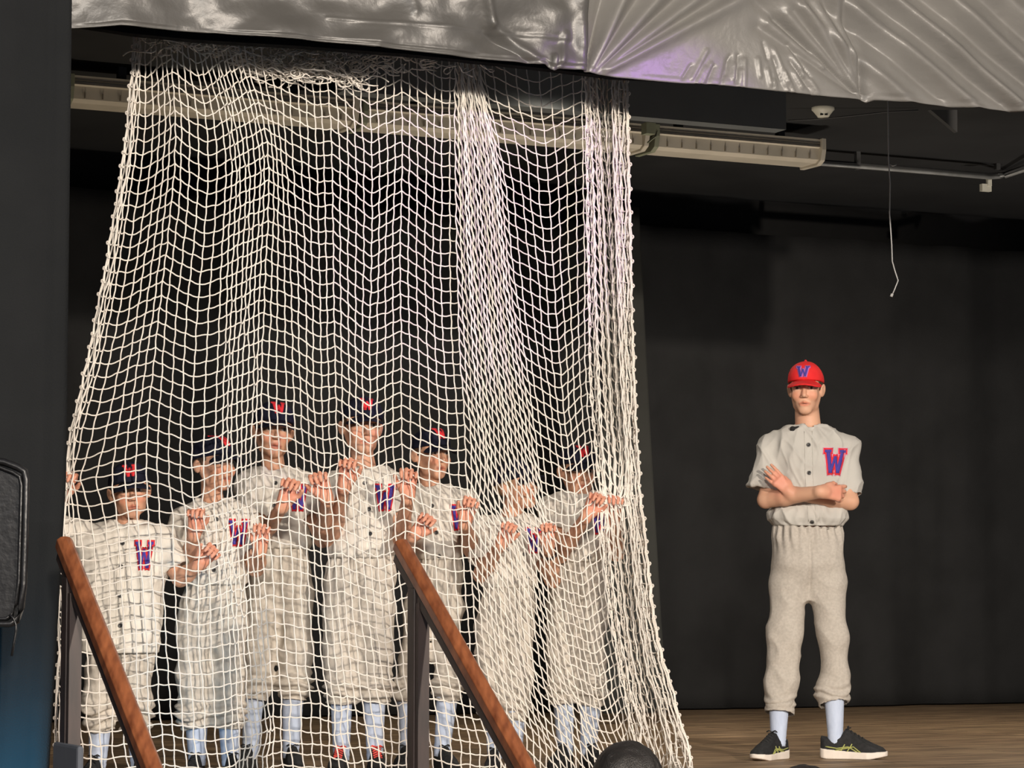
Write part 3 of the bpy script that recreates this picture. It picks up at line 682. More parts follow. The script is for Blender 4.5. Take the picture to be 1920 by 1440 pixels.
def person(sp):
    d = sp['d']; ppm = F/d; teen = sp.get('age') == 'teen'; Q = lambda t: P(t[0], t[1], d+(t[2] if len(t) > 2 else 0))
    gx = np.mean([f[0] for f in sp['feet']]); root_p = P(gx, 1400, d); root_p[2] = 0
    root = empty('person', root_p, sp['label'], 'person', sp.get('group'))
    seed = sp['seed']; s = sp['s']; hc = Q(sp['head']); R = rot(*sp['look'])
    nb = Q(sp['neck'])
    sec = [(P(0, y, d)[2], (P(a, y, d)[0]+P(b, y, d)[0])/2, d+(r[0] if r else 0), (P(b, y, d)[0]-P(a, y, d)[0])/2, dp) for y, a, b, dp, *r in sp['shirt']][::-1]
    psec = [(P(0, y, d)[2], (P(a, y, d)[0]+P(b, y, d)[0])/2, d, (P(b, y, d)[0]-P(a, y, d)[0])/2, dp) for y, a, b, dp in sp['waist']][::-1]
    legs = [[(P(x, y, d+dd), r/ppm) for x, y, r, dd in leg] for leg in sp['legs']]
    arms = sp['arms']
    lt = legs[0][0][0][2]; xl = min(l[0][0][0]-l[0][1] for l in legs); xr = max(l[0][0][0]+l[0][1] for l in legs)
    psec = [q for q in psec if q[0] > lt+.03]; psec = [(lt-.075, (xl+xr)/2, d, (xr-xl)/2*.72, legs[0][0][1]*.62), (lt-.01, (xl+xr)/2, d, (xr-xl)/2-.004, legs[0][0][1]*1.02)]+psec
    for a in arms:
        if not teen: a['wr'] = (a['wr'][0], a['wr'][1], float(netd(a['wr'][0]))-d+.105)
    pts = [hc+np.array((0, 0, .14*s)), hc, nb]+[Q(a[k]) for a in arms for k in ('sh', 'el', 'wr')]+[np.array((q[1]-q[3], q[2], q[0])) for q in sec]+[np.array((q[1]+q[3], q[2], q[0])) for q in sec]+[l[0] for g in legs for l in g]
    pts = np.array(pts); lo = pts.min(0)-np.array((.16, .24, .0)); hi = pts.max(0)+np.array((.16, .16, .04)); lo[2] = .03
    # --- body
    h = sp.get('h', .0037); g = SDF(lo, hi, h)
    nr = .052 if teen else .041*s/.92
    shrink = .024
    g.loft([(z, x, y+.004, max(a-shrink, .02), max(b-shrink, .02)) for z, x, y, a, b in sec[:-1]], .02)
    g.loft([(z, x, y, a-.052, max(b-.048, .03)) for z, x, y, a, b in psec], .03)
    for i, lg in enumerate(legs):
        an = P(sp['feet'][i][0], 1400, d+sp['feet'][i][3] if len(sp['feet'][i]) > 3 else d); an[2] = .06
        kn = lg[1][0]; hm = lg[-1][0]
        g.cap(lg[0][0]+np.array((0, 0, .03)), kn, lg[0][1]*.62, .048 if teen else .042, .03)
        g.cap(kn, hm, .042 if teen else .034, .030 if teen else .026, .02); g.cap(hm, an, .030 if teen else .026, .025 if teen else .022, .01)
    ur = .040 if teen else .033
    armr = []
    for q, a in zip((-1, 1), arms):
        S_, E_, W_ = Q(a['sh']), Q(a['el']), Q(a['wr']); k = a.get('k', 1.)
        g.cap(S_+np.array((-q*.03, 0, -.02)), E_, ur*.85*k, ur*.92*k, .02)
        m = E_+(W_-E_)*.35
        g.cap(E_, m, ur*.90*k, ur*.95*k, .012); g.cap(m, W_, ur*.93*k, ur*.66*k, .015)
    g.cap(nb+np.array((0, .0, -.03)), hc+R@(np.array((0, .018, -.06))*s), nr*1.1, nr*.98, .02)
    g.cap(nb+np.array((-.045, .01, -.045)), nb+np.array((.045, .01, -.045)), nr*.6, nr*.6, .03)
    head_sdf(g, hc, R, s, sp.get('age', 'kid'))
    for q, a in zip((-1, 1), arms):
        W_ = Q(a['wr']); hd = a['hand']
        hand_sdf(g, W_, np.array(hd['d'], float), unit(hd.get('n', (0, -1, 0))), np.array(hd.get('s', (-q, 0, 0)), float), hd.get('L', .155*s/.92), hd['curl'], hd.get('thumb', 35), hd.get('spread', 6), tcurl=hd.get('tc', 30))
    v, f = g.mesh(); del g
    base = sp.get('skin', (.64, .345, .225))
    body = obj('body', v, f, M['skin'], root)
    col = head_tint(v, hc, R, s, base, sp.get('brow', (.10, .055, .03)))
    away = np.linalg.norm(v-hc, axis=1) > .16*s
    for a in arms:      # ruddier hands
        W_ = Q(a['wr'])+unit(a['hand']['d'])*.07; m = np.clip(1-np.linalg.norm(v-W_, axis=1)/.10, 0, 1)[:, None]*1.2; m = np.clip(m, 0, 1)
        col = col*(1-m)+col*np.array((1.06, .78, .80))*m
    setcol(body, col.astype(np.float32))
    # --- shirt
    hs = .0045; slo = np.array((lo[0], lo[1], sec[0][0]-.06)); shi = np.array((hi[0], hi[1], sec[-1][0]+.06)); g = SDF(slo, shi, hs)
    g.loft(sec, .01, 2.3)
    for q, a in zip((-1, 1), arms):
        S_ = Q(a['sh']); E_ = Q(a['el']); C_ = Q(a['cuff']) if 'cuff' in a else S_+(E_-S_)*a.get('fr', .75); r1, r2 = a.get('sr', (.060, .062) if teen else (.050, .054))
        g.cap(nb+np.array((q*.035, .005, -.035)), S_+np.array((0, 0, -.012)), .038, r1*.86, .03)
        g.cap(S_, C_, r1, r2, .03, cut=True)
    for q, a in zip((-1, 1), arms):
        S_ = Q(a['sh']); E_ = Q(a['el']); C_ = Q(a['cuff']) if 'cuff' in a else S_+(E_-S_)*a.get('fr', .75); r1, r2 = a.get('sr', (.060, .062) if teen else (.050, .054))
        u = unit(C_-S_); g.cap(S_+(C_-S_)*.62, C_+u*.012, r2*.6, r2-.0085, .004, 'sub')
    g.cap(nb+np.array((0, -.022, -.012)), nb+np.array((0, .015, .10)), nr+.004, nr+.03, .006, 'sub')
    v, f = g.mesh(); del g; N = normals(v, f); zt = (v[:, 2]-sec[0][0])/(sec[-1][0]-sec[0][0])
    rel = v-nb; am = sp.get('fold', 1.)
    wv = vnoise(rel*np.array((17, 12, 6))+seed, seed)+.6*vnoise(rel@rot(0, 0, 35)*np.array((26, 15, 7)), seed+3)
    fold = -np.abs(wv)*.010+.003+(.006*(.5-np.abs(vnoise(rel@rot(0, 0, -28)*np.array((21, 10, 5)), seed+9)))**2*4-.004 if teen else 0)
    loww = np.exp(-((zt-.06)/.13)**2)
    fold = fold+loww*(.0045*np.sin(np.arctan2(rel[:, 1], rel[:, 0])*13+5*wv))
    cr = lambda A, sc, sd_: (1-np.abs(vnoise((rel@A)*np.array(sc)+seed*3.1, sd_)))**6
    fold = fold*.75+(.0065 if teen else .0050)*(cr(rot(0, 0, 12), (13, 8, 3.2), 31)+cr(rot(0, 0, -30), (15, 8, 4), 37)+.7*cr(rot(0, 0, 50), (17, 9, 6), 41))-.003
    v2 = v+N*(fold*am)[:, None]
    edge = np.abs(v[:, 2]-sec[0][0]) < .006
    v2[edge, 2] = v[edge, 2]
    shirt = obj('shirt', v2, f, M['shirt'] if teen else M['kid_shirt'], root)
    sb = BVHTree.FromPolygons([tuple(x) for x in v2], [tuple(int(i) for i in q) for q in f])
    X, Y, Z = np.eye(3)
    # placket seam and buttons
    for (bx, by) in sp['buttons']:
        o = P(bx, by, d); hh, n = project(sb, o-Y*.5, Y)
        if hh is None: continue
        vs, fs, mi = [], [], []; K = 14; r = .0092 if teen else .0085
        e1 = unit(np.cross(n, Z)); e2 = np.cross(n, e1)
        for rr, zz in ((1, 0), (1, .0035), (.72, .004), (.62, .0025), (.0, .0028)):
            vs += [hh+n*(zz+.0005)+r*rr*(e1*math.cos(2*math.pi*i/K)+e2*math.sin(2*math.pi*i/K)) for i in range(K)]
        for j in range(4):
            for i in range(K): fs.append((j*K+i, j*K+(i+1) % K, (j+1)*K+(i+1) % K, (j+1)*K+i)); mi.append(1 if j == 1 else 0)
        obj('button', vs, fs, [M['button'], M['button_rim']], shirt, mat_idx=mi)
    if teen or sp.get('placket', True):
        mb = MB(); bx0 = sp['buttons'][0][0]; ys = np.arange(sp['shirt'][0][0]+14, sp['shirt'][-1][0]-4, 7.)
        bl = np.interp(ys, [b[1] for b in sp['buttons']], [b[0] for b in sp['buttons']])
        for dx in (-9, 9):
            W = []
            for y_, b_ in zip(ys, bl):
                hh, n = project(sb, P(b_+dx*.8, y_, d)-Y*.5, Y)
                if hh is not None and hh[1] > d-.3: W.append(hh-Y*.0002)
            if len(W) > 3: mb.tube(W, .0016, 5)
        if mb.v: mb.build('placket_seam', shirt.data.materials[0], shirt, True)
    ex_, ey_, ew, eh = sp['emblem']
    layers = [(M['red_mark'], .26, .0018), (M['blue_mark'], .0, .0030)] if not teen else [(M['pink_mark'], .40, .0016), (M['red_mark'], .28, .0024), (M['blue_mark'], .02, .0034)]
    emblem('emblem', sb, P(ex_, ey_, d), X, Z, Y, (ew/2/ppm, eh/2/ppm), layers, shirt, sp.get('slant', 0))
    # collar
    mb = MB(); cc = nb+np.array((0, -.018, -.004)); rr = nr+.008; pl = []
    for i in range(25):
        t = 2*math.pi*i/24; pl.append(cc+np.array((math.cos(t)*rr*1.08, math.sin(t)*rr*1.0, math.sin(t)*.022-.002)))
    mb.tube(pl, .011 if sp.get('dark_collar') else .007, 8); mb.build('collar', M['navy'] if sp.get('dark_collar') else shirt.data.materials[0], shirt, True)
    # --- trousers
    zb = min(l[-1][0][2] for l in legs)-.02; xs = [q[0][0]-q[1] for l in legs for q in l]+[q[1]-q[3] for q in psec]; xe = [q[0][0]+q[1] for l in legs for q in l]+[q[1]+q[3] for q in psec]
    g = SDF((min(xs)-.04, d-.30, zb-.02), (max(xe)+.04, d+.25, psec[-1][0]+.03), .0055)
    g.loft(psec, .02, 2.3)
    for lg in legs:
        for i in range(len(lg)-1): g.cap(lg[i][0], lg[i+1][0], lg[i][1], lg[i+1][1], .03, cut=(i == len(lg)-2))
    for lg in legs:
        a, b = lg[-2][0], lg[-1][0]; g.cap(b-unit(b-a)*.02, b+unit(b-a)*.02, lg[-1][1]-.013, lg[-1][1]-.013, .004, 'sub')
    v, f = g.mesh(); del g; N = normals(v, f); rel = v-root_p
    th = np.arctan2(v[:, 1]-d, (v[:, 0]-psec[-1][1])); top = psec[-1][0]
    wz = np.exp(-((top-v[:, 2])/.09)**2); pl = .0055*np.sin(th*22+seed+2*vnoise(rel*8, seed))*wz
    xm = (legs[0][0][0][0]+legs[1][0][0][0])/2; zc = legs[0][0][0][2]
    pl = pl-.018*np.exp(-np.abs(v[:, 0]-xm)/.009)*(v[:, 1] < d)*np.clip((v[:, 2]-zc+.06)/.05, 0, 1)*np.clip((top-.03-v[:, 2])/.05, 0, 1)
    hem = np.zeros(len(v))
    for lg in legs:
        e = lg[-1][0]; m = (np.abs(v[:, 0]-e[0]) < .13); hem = np.maximum(hem, m*np.exp(-((v[:, 2]-e[2]-.05)/sp.get('gather', .055))**2)*(np.linalg.norm((v-e)[:, :2], axis=1) < .14))
    rp = hem*(sp.get('ga', 1.)*.011)*(np.sin((v[:, 2]+.35*vnoise(rel*np.array((9, 9, 5)), seed+1)*.12)*170+4*vnoise(rel*np.array((11, 11, 3)), seed+2)))
    ds = -.014*np.abs(vnoise(rel@rot(0, 0, 40)*np.array((9, 7, 5)), seed+5))-.010*np.abs(vnoise(rel@rot(0, 0, -35)*np.array((15, 9, 8)), seed+7))
    pants = obj('trousers', v+N*(pl+rp+ds)[:, None], f, M['solo_pants'] if teen else M['pants'], root)
    # --- socks and shoes
    for i, lg in enumerate(legs):
        fx, fa, L = sp['feet'][i][:3]; dd = sp['feet'][i][3] if len(sp['feet'][i]) > 3 else 0
        an = P(fx, 1400, d+dd); an[2] = .055; tp = lg[-1][0]+np.array((0, 0, .05)); pl = []; rr = []
        r0 = sp.get('sockr', .037)
        for t in np.linspace(0, 1, 26):
            p = an+(tp-an)*t; pl.append(p); rr.append(r0*(.86+.35*t**1.2+(.03*math.sin(t*90) if t < .35 else 0)))
        mb = MB(); mb.tube(pl, rr, 20); mb.build('sock', M['sock'], root, True)
        shoe(root, an, math.radians(fa), L, teen, sp.get('lace'))
    # --- hair
    T = lambda x, y, z: hc+R@(np.array((x, y, z))*s)
    wd = .97 if teen else 1.05
    g = SDF(hc-.17*s, hc+.17*s, .0035); g.ell(T(0, .018, .036), np.array((.0775*wd, .094, .082))*s, R, 0)
    hl = sp.get('hairline', -.035)
    def cutf(x, y, z): x, y, z = x/s, y/s, z/s; return s*np.minimum(np.maximum(-.022-y, z-.2), 1)*-1
    g.local(hc, R, .17*s, lambda x, y, z: np.minimum((y/s+.030+.25*np.clip(-z/s, 0, 1))*s, (z/s-hl+.3*np.clip(-y/s, -.1, .1))*s), 0, 'sub') if False else None
    g.local(hc, R, .17*s, lambda x, y, z: y+.034*s, 0, 'sub')            # clear the face
    g.local(hc, R, .17*s, lambda x, y, z: (z-hl*s)+.25*y, 0, 'sub'); g.local(hc, R, .17*s, lambda x, y, z: .040*s-z, 0, 'sub')     # clear the nape
    v, f = g.mesh(); N = normals(v, f); v = v+N*(.0025*vnoise(v*np.array((160, 160, 40)), 3))[:, None]
    obj('hair', v, f, M[sp.get('hair', 'hair_brown')], root)
    # --- cap
    ch = sp.get('caph', 1.); cr = sp.get('capr', 1.06); cz = .022
    g = SDF(hc-.22*s, hc+.22*s, .0035)
    g.ell(T(0, .010, .032), np.array((.0815*wd, .101, .090*ch))*s, R, 0)
    g.ell(T(0, -.038, .060*ch), np.array((.062*wd, .050, .055*ch))*s, R, .03*s)
    g.local(hc, R, .22*s, lambda x, y, z: z-(.026*s-.12*y), 0, 'sub')
    g.cap(T(0, .01, (.032+.090*ch)), T(0, .01, .036+.090*ch), .007*s, .006*s, .003)
    v, f = g.mesh(); crown = obj('cap', v, f, M[sp['cap']], root)
    cb = BVHTree.FromPolygons([tuple(x) for x in v], [tuple(int(i) for i in q) for q in f])
    # seams on the crown
    mb = MB()
    for a_ in (0, 60, 120, 180, 240, 300):
        W = []
        for t in np.linspace(.1, 1, 12):
            el = (1-t)*math.pi/2; dr = R@np.array((math.sin(math.radians(a_))*math.cos(el), -math.cos(math.radians(a_))*math.cos(el), math.sin(el)))
            o = T(0, .01, .04); hh, n = project(cb, o+dr*.4, -dr)
            if hh is not None and ((hh-hc)@R)[2] > .034*s-.12*((hh-hc)@R)[1]: W.append(hh)
        if len(W) > 3: mb.tube(W, .0012, 5)
    mb.build('cap_seam', M[sp['cap']], crown, True)
    g = SDF(hc-.22*s, hc+.22*s, .0035)
    def vis(x, y, z):
        x, y, z = x/s, y/s, z/s; e = (np.sqrt((x/(.077*wd))**2+((y+.062)/.100)**2)-1)*.07
        zb = .034+.26*(y+.085)-x*x*5.5
        return s*np.maximum(np.maximum(e, np.abs(z-zb)-.0042), y+.060)
    g.local(hc, R, .22*s, vis, 0); v3, f3 = g.mesh(); v3 = relax(v3, f3, 2)
    obj('visor', v3, f3, M[sp['cap']], crown)
    ez_ = sp.get('capemb', .090)
    lay = [(M['violet_mark'], .30, .0015), (M['blue_mark'], 0, .0027)] if teen else [(M['red_mark'], .12, .0018)]
    if not sp.get('plain_cap'): emblem('cap_emblem', cb, T(sp.get('capex', 0), 0, ez_), R@X, R@Z, R@Y, ((.027 if teen else .027)*s, (.022 if teen else .024)*s), lay, crown)
    if sp.get('band') is not None:
        a = arms[sp['band']]; E_, W_ = Q(a['el']), Q(a['wr']); u = unit(W_-E_); c_ = E_+(W_-E_)*.84; e1 = unit(np.cross(u, Y)); e2 = np.cross(u, e1)
        r = ur*.66+.0085; mb = MB()
        mb.tube([c_+r*(e1*math.cos(t)+e2*math.sin(t)) for t in np.linspace(0, 2*math.pi, 25)], .0055, 8); mb.build('wristband', M['band'], root, True)
    return root, sb
GRIP = (62, 66, 62, 58)
def hd(d, **k): return dict(d=d, curl=k.pop('curl', GRIP), **k)
KG = 'young ballplayers gripping the net'
KIDS = [
 dict(d=10.0, seed=1, s=.90, head=(243, 921, -.03), look=(14, -2, -6), neck=(235, 985), h=.0037,
  shirt=[(976, 205, 268, .05), (986, 172, 300, .075), (1003, 142, 318, .095), (1060, 142, 312, .115), (1120, 146, 306, .12), (1180, 150, 302, .125), (1224, 152, 298, .12)],
  waist=[(1205, 165, 290, .10), (1240, 162, 290, .105), (1275, 160, 288, .09)], legs=[[(193, 1265, 33, 0), (186, 1320, 33, -.01), (188, 1372, 28, 0)], [(256, 1265, 33, 0), (254, 1320, 33, -.01), (256, 1372, 28, 0)]],
  feet=[(183, -100, .22), (262, -80, .22)], buttons=[(237, 1020), (236, 1063), (235, 1117), (235, 1172)], emblem=(277, 1042, 32, 50), fold=1.3,
  arms=[dict(sh=(150, 1003, 0), el=(96, 985, -.06), wr=(116, 932, -.12), fr=.8, hand=hd((.35, -.1, 1))), dict(sh=(308, 1008, 0), el=(338, 1085, -.03), wr=(372, 1060, -.14), fr=.72, hand=hd((.7, -.2, .7)))], cap='navy', capemb=.085,
  label='short boy in long untucked grey shirt with four buttons behind the left handrail'),
 dict(d=10.15, seed=2, s=.90, head=(400, 872, 0), look=(48, 3, 0), neck=(400, 942), dark_collar=True,
  shirt=[(935, 370, 432, .05), (946, 348, 452, .075), (966, 330, 468, .095), (1010, 336, 470, .11), (1050, 344, 464, .115), (1078, 342, 464, .125), (1097, 350, 458, .11)],
  waist=[(1088, 350, 458, .105), (1130, 336, 466, .115), (1185, 330, 466, .10)], legs=[[(364, 1175, 35, 0), (360, 1270, 33, -.01), (365, 1335, 34, 0), (368, 1368, 28, 0)], [(433, 1175, 34, 0), (432, 1270, 31, -.01), (430, 1335, 33, 0), (430, 1368, 27, 0)]],
  feet=[(370, -95, .22), (432, -75, .22)], buttons=[(411, 975), (409, 1025), (408, 1070)], emblem=(451, 1000, 34, 46),
  arms=[dict(sh=(343, 975, 0), el=(344, 1072, -.02), wr=(364, 1002, -.12), fr=.62, hand=hd((.1, -.1, 1))), dict(sh=(460, 975, 0), el=(480, 1066, 0), wr=(488, 1032, -.12), fr=.6, hand=hd((.1, -.1, 1)))], cap='navy', capemb=.098,
  label='boy turning his head far right, second from left in the row behind the net'),
 dict(d=10.65, seed=3, s=.98, head=(512, 808, 0), look=(16, 0, 4), neck=(515, 884), dark_collar=True,
  shirt=[(876, 480, 552, .055), (885, 460, 572, .08), (903, 444, 592, .10), (950, 456, 586, .115), (1000, 466, 580, .12), (1018, 464, 584, .13), (1030, 472, 578, .11)],
  waist=[(1022, 474, 578, .11), (1070, 462, 588, .115), (1125, 458, 590, .10)], legs=[[(491, 1115, 33, 0), (486, 1220, 31, -.01), (480, 1285, 31, 0), (476, 1312, 26, 0)], [(558, 1115, 33, 0), (556, 1220, 31, -.01), (552, 1285, 32, 0), (550, 1312, 26, 0)]],
  feet=[(468, -100, .23), (545, -75, .23)], buttons=[(521, 908), (520, 950), (522, 996)], emblem=(562, 935, 34, 46),
  arms=[dict(sh=(462, 910, 0), el=(492, 1006, -.12), wr=(530, 948, -.42), fr=.66, hand=hd((.35, -.15, 1))), dict(sh=(578, 910, 0), el=(604, 1012, -.12), wr=(613, 936, -.42), fr=.6, hand=hd((-.35, -.15, 1)))], cap='navy',
  label='tall boy standing behind, between the profile boy and the boy with red laces'),
 dict(d=10.5, seed=4, s=.98, head=(678, 800, 0), look=(16, 0, 2), neck=(686, 880), dark_collar=True,
  shirt=[(873, 650, 724, .055), (882, 628, 742, .08), (900, 606, 760, .10), (950, 616, 750, .115), (1000, 622, 742, .12), (1032, 612, 744, .13), (1047, 620, 736, .11)],
  waist=[(1038, 615, 738, .11), (1090, 604, 746, .12), (1145, 602, 746, .10)], legs=[[(638, 1135, 36, 0), (638, 1235, 34, -.01), (640, 1285, 34, 0), (640, 1322, 29, 0)], [(709, 1135, 36, 0), (706, 1235, 33, -.01), (704, 1285, 34, 0), (702, 1320, 29, 0)]],
  feet=[(640, -95, .235), (703, -80, .235)], buttons=[(687, 908), (695, 956), (697, 1002)], emblem=(724, 935, 36, 46), lace='lace_red',
  arms=[dict(sh=(620, 915, 0), el=(622, 1012, -.05), wr=(646, 912, -.28), fr=.55, hand=hd((.15, -.1, 1))), dict(sh=(744, 915, 0), el=(750, 1012, -.04), wr=(765, 932, -.24), fr=.5, hand=hd((.05, -.1, 1)))], cap='navy', capemb=.085,
  label='tall boy in shoes with red laces, just left of the centre handrail'),
 dict(d=10.75, seed=5, s=.90, head=(808, 853, 0), look=(34, 2, 0), neck=(808, 914),
  shirt=[(907, 780, 842, .05), (916, 770, 862, .075), (934, 758, 884, .095), (980, 768, 880, .11), (1020, 772, 870, .115), (1038, 768, 872, .12), (1050, 776, 866, .105)],
  waist=[(1042, 774, 866, .10), (1090, 760, 872, .11), (1145, 756, 868, .095)], legs=[[(782, 1135, 29, 0), (774, 1230, 28, -.01), (766, 1290, 30, 0), (764, 1316, 25, 0)], [(842, 1135, 29, 0), (840, 1230, 28, -.01), (840, 1290, 30, 0), (840, 1314, 25, 0)]],
  feet=[(764, -100, .215), (828, -70, .215)], buttons=[(812, 950), (820, 1000), (825, 1043)], emblem=(862, 972, 30, 44),
  arms=[dict(sh=(770, 940, 0), el=(754, 1030, -.1), wr=(776, 1004, -.38), fr=.7, hand=hd((.55, -.1, .7))), dict(sh=(872, 940, 0), el=(884, 1032, -.1), wr=(872, 980, -.38), fr=.7, hand=hd((.3, -.1, 1)))], cap='navy',
  label='short-sleeved boy looking right, standing directly behind the top of the centre handrail'),
 dict(d=10.6, seed=6, s=.86, head=(966, 912, 0), look=(58, 10, -6), neck=(955, 972), dark_collar=True, hair='hair_blonde', brow=(.3, .2, .1),
  shirt=[(965, 925, 988, .05), (974, 906, 1000, .07), (990, 890, 1012, .09), (1030, 898, 1010, .105), (1070, 903, 1006, .11), (1090, 900, 1008, .115), (1102, 906, 1002, .10)],
  waist=[(1095, 906, 1002, .10), (1140, 894, 1008, .105), (1190, 890, 1006, .09)], legs=[[(917, 1180, 28, 0), (916, 1270, 27, -.01), (922, 1325, 26, 0), (926, 1352, 22, 0)], [(978, 1180, 28, 0), (974, 1270, 27, -.01), (968, 1325, 25, 0), (966, 1352, 21, 0)]],
  feet=[(928, -95, .21), (966, -80, .21)], buttons=[(970, 997), (983, 1040), (990, 1083)], emblem=(1000, 1014, 26, 44), band=1, sockr=.033,
  arms=[dict(sh=(902, 995, 0), el=(902, 1078, -.05), wr=(938, 1022, -.15), fr=.7, hand=hd((.45, -.1, 1))), dict(sh=(1000, 993, 0), el=(1036, 1088, -.03), wr=(1028, 1026, -.15), fr=.55, hand=hd((0, -.1, 1)))], cap='navy', plain_cap=True,
  label='smallest child looking up to the right, dark band on the raised wrist'),
 dict(d=10.85, seed=7, s=.90, head=(1083, 883, 0), look=(18, -4, 0), neck=(1083, 930),
  shirt=[(920, 1052, 1114, .05), (928, 1034, 1132, .075), (944, 1018, 1148, .095), (980, 1028, 1144, .11), (1020, 1036, 1138, .115), (1042, 1032, 1140, .12), (1054, 1040, 1134, .105)],
  waist=[(1046, 1038, 1134, .10), (1090, 1026, 1143, .11), (1145, 1022, 1142, .095)], legs=[[(1052, 1135, 30, 0), (1052, 1230, 29, -.01), (1054, 1295, 30, 0), (1056, 1322, 26, 0)], [(1112, 1135, 30, 0), (1112, 1230, 29, -.01), (1110, 1295, 30, 0), (1108, 1324, 26, 0)]],
  feet=[(1060, -110, .215), (1103, -70, .215)], buttons=[(1092, 955), (1098, 1000), (1103, 1046)], emblem=(1124, 978, 32, 46),
  arms=[dict(sh=(1030, 950, 0), el=(1050, 1042, -.12), wr=(1100, 968, -.36), fr=.5, hand=hd((.45, -.1, .9))), dict(sh=(1138, 950, 0), el=(1156, 1038, -.12), wr=(1150, 976, -.36), fr=.55, hand=hd((.1, -.1, 1)))], cap='navy',
  label='boy at the right end of the row beside the bunched net edge'),
]
for k_ in KIDS:
    k_['group'] = KG; person(k_)
SOLO = dict(d=11.6, age='teen', seed=11, s=1.0, h=.0030, head=(1511, 729, -.02), look=(-11, -3, 0), neck=(1516, 800, 0), caph=.96, cap='red', capemb=.073, capex=-.004, hair='hair_brown',
  shirt=[(797, 1478, 1556, .07), (805, 1460, 1572, .09), (822, 1440, 1592, .105), (860, 1440, 1590, .12), (900, 1446, 1586, .12), (945, 1450, 1584, .12), (966, 1436, 1592, .135), (979, 1442, 1590, .13), (987, 1454, 1578, .11)],
  waist=[(984, 1450, 1580, .115), (1010, 1444, 1586, .125), (1060, 1441, 1588, .125), (1105, 1440, 1590, .11)],
  legs=[[(1478, 1095, 35, 0), (1472, 1190, 36, -.01), (1466, 1280, 34, -.02), (1461, 1340, 30, -.05)], [(1551, 1095, 35, 0), (1560, 1190, 33, -.01), (1566, 1262, 31, 0), (1559, 1296, 34, 0), (1564, 1320, 29, -.02)]],
  feet=[(1459, -128, .255, -.06), (1567, -14, .285, -.03)], buttons=[(1511, 837), (1511, 889), (1517, 980)], emblem=(1560, 868, 40, 44), slant=.1, gather=.03, ga=.5, sockr=.037,
  arms=[dict(sh=(1444, 838, 0), el=(1436, 937, -.06), wr=(1540, 922, -.245), cuff=(1427, 917, -.03), sr=(.056, .064), hand=dict(d=(.8, .35, -.05), n=(.0, 1, -.1), s=(0, 0, 1), L=.17, curl=(25, 30, 35, 38), thumb=20)),
        dict(sh=(1590, 838, 0), el=(1594, 940, -.06), wr=(1482, 924, -.165), cuff=(1592, 928, -.03), sr=(.054, .060), hand=dict(d=(-.72, -.10, .72), n=(.3, 1, .2), s=(.6, 0, .8), L=.15, curl=((8, 10, 6), (10, 12, 6), (14, 12, 8), (18, 14, 8)), thumb=8, spread=3))],
  skin=(.68, .385, .255), label='teenage boy in red cap with arms crossed, alone on the right', fold=1.0)
root, sb = person(SOLO)
hh, n_ = project(sb, P(1484, 806, 11.6)-np.array((0, .5, 0)), np.array((0, 1., 0)))
if hh is None: hh = P(1484, 806, 11.48)
g = SDF(hh-.05, hh+.05, .002); g.ell(hh+np.array((-.004, -.010, 0)), (.012, .011, .011), None, .004); g.cap(hh+np.array((.0, -.008, .002)), hh+np.array((.022, -.006, .008)), .006, .004, .004); g.cap(hh+np.array((-.01, -.006, -.004)), hh+np.array((-.012, .0, -.012)), .005, .003, .004)
v, f = g.mesh(); tag(obj('clip_on_microphone', v, f, flat('black_foam', (.01, .01, .01), .9), None, origin=hh), 'small black microphone clipped to the neckline of the red-capped boy', 'microphone')
# audience heads in front of the stage
def audience(px, py, d, r, label):
    top = P(px, py, d); c = top-np.array((0, 0, r*1.15)); floor_z = -1.0
    root = empty('person', (c[0], c[1], floor_z), label, 'person')
    g = SDF(c-np.array((.30, .22, .50)), c+np.array((.30, .22, .16)), .006); g.ell(c, (r*.9, r*1.08, r*1.08), None, .01); g.ell(c+np.array((0, .03, -.05)), (r*.72, r*.85, r*.95), None, .02)
    for q in (-1, 1): g.ell(c+np.array((q*r*.95, .01, -.02)), (.012, .018, .03), None, .006)
    g.cap(c+np.array((0, 0, -.05)), c+np.array((0, -.01, -.22)), .055, .065, .02)
    g.cap(c+np.array((-.15, -.01, -.27)), c+np.array((.15, -.01, -.27)), .055, .055, .04); g.cap(c+np.array((0, -.0, -.25)), c+np.array((0, 0, -.42)), .14, .15, .03)
    v, f = g.mesh(); o = obj('body', v, f, M['skin'], root); setcol(o, np.tile(np.array((.5, .28, .19)), (len(v), 1)))
    g = SDF(c-.2, c+.2, .005); g.ell(c+np.array((0, -.008, .004)), (r, r*1.14, r*1.12), None, 0); g.ell(c+np.array((0, -.03, -.04)), (r*.93, r*.95, r*1.0), None, .01)
    g.local(c, np.eye(3), .2, lambda x, y, z: z+.10+.0*x+.0*y, 0, 'sub'); g.local(c, np.eye(3), .2, lambda x, y, z: .055-y+.0*z+.0*x+np.maximum(z, 0)*1.2, 0, 'sub')
    v, f = g.mesh(); N = normals(v, f); v = v+N*(.002*vnoise(v*np.array((70, 70, 20)), 3))[:, None]; obj('hair', v, f, M['hair_dark'], root)
    g = SDF(c-np.array((.32, .24, .62)), c+np.array((.32, .24, -.16)), .007)
    g.cap(c+np.array((-.16, -.01, -.28)), c+np.array((.16, -.01, -.28)), .07, .07, .04); g.cap(c+np.array((0, -.0, -.27)), c+np.array((0, 0, -.48)), .16, .17, .03); g.cap(c+np.array((0, -.02, -.1)), c+np.array((0, -.0, -.26)), .062, .062, 0, 'sub')
    v, f = g.mesh(); obj('jacket', v, f, M['black_cloth'], root)
audience(1176, 1389, 6.4, .088, 'dark-haired spectator whose head rises before the net hem')
audience(1509, 1434, 6.2, .088, 'spectator whose hair just shows below the crossed-arm boy')
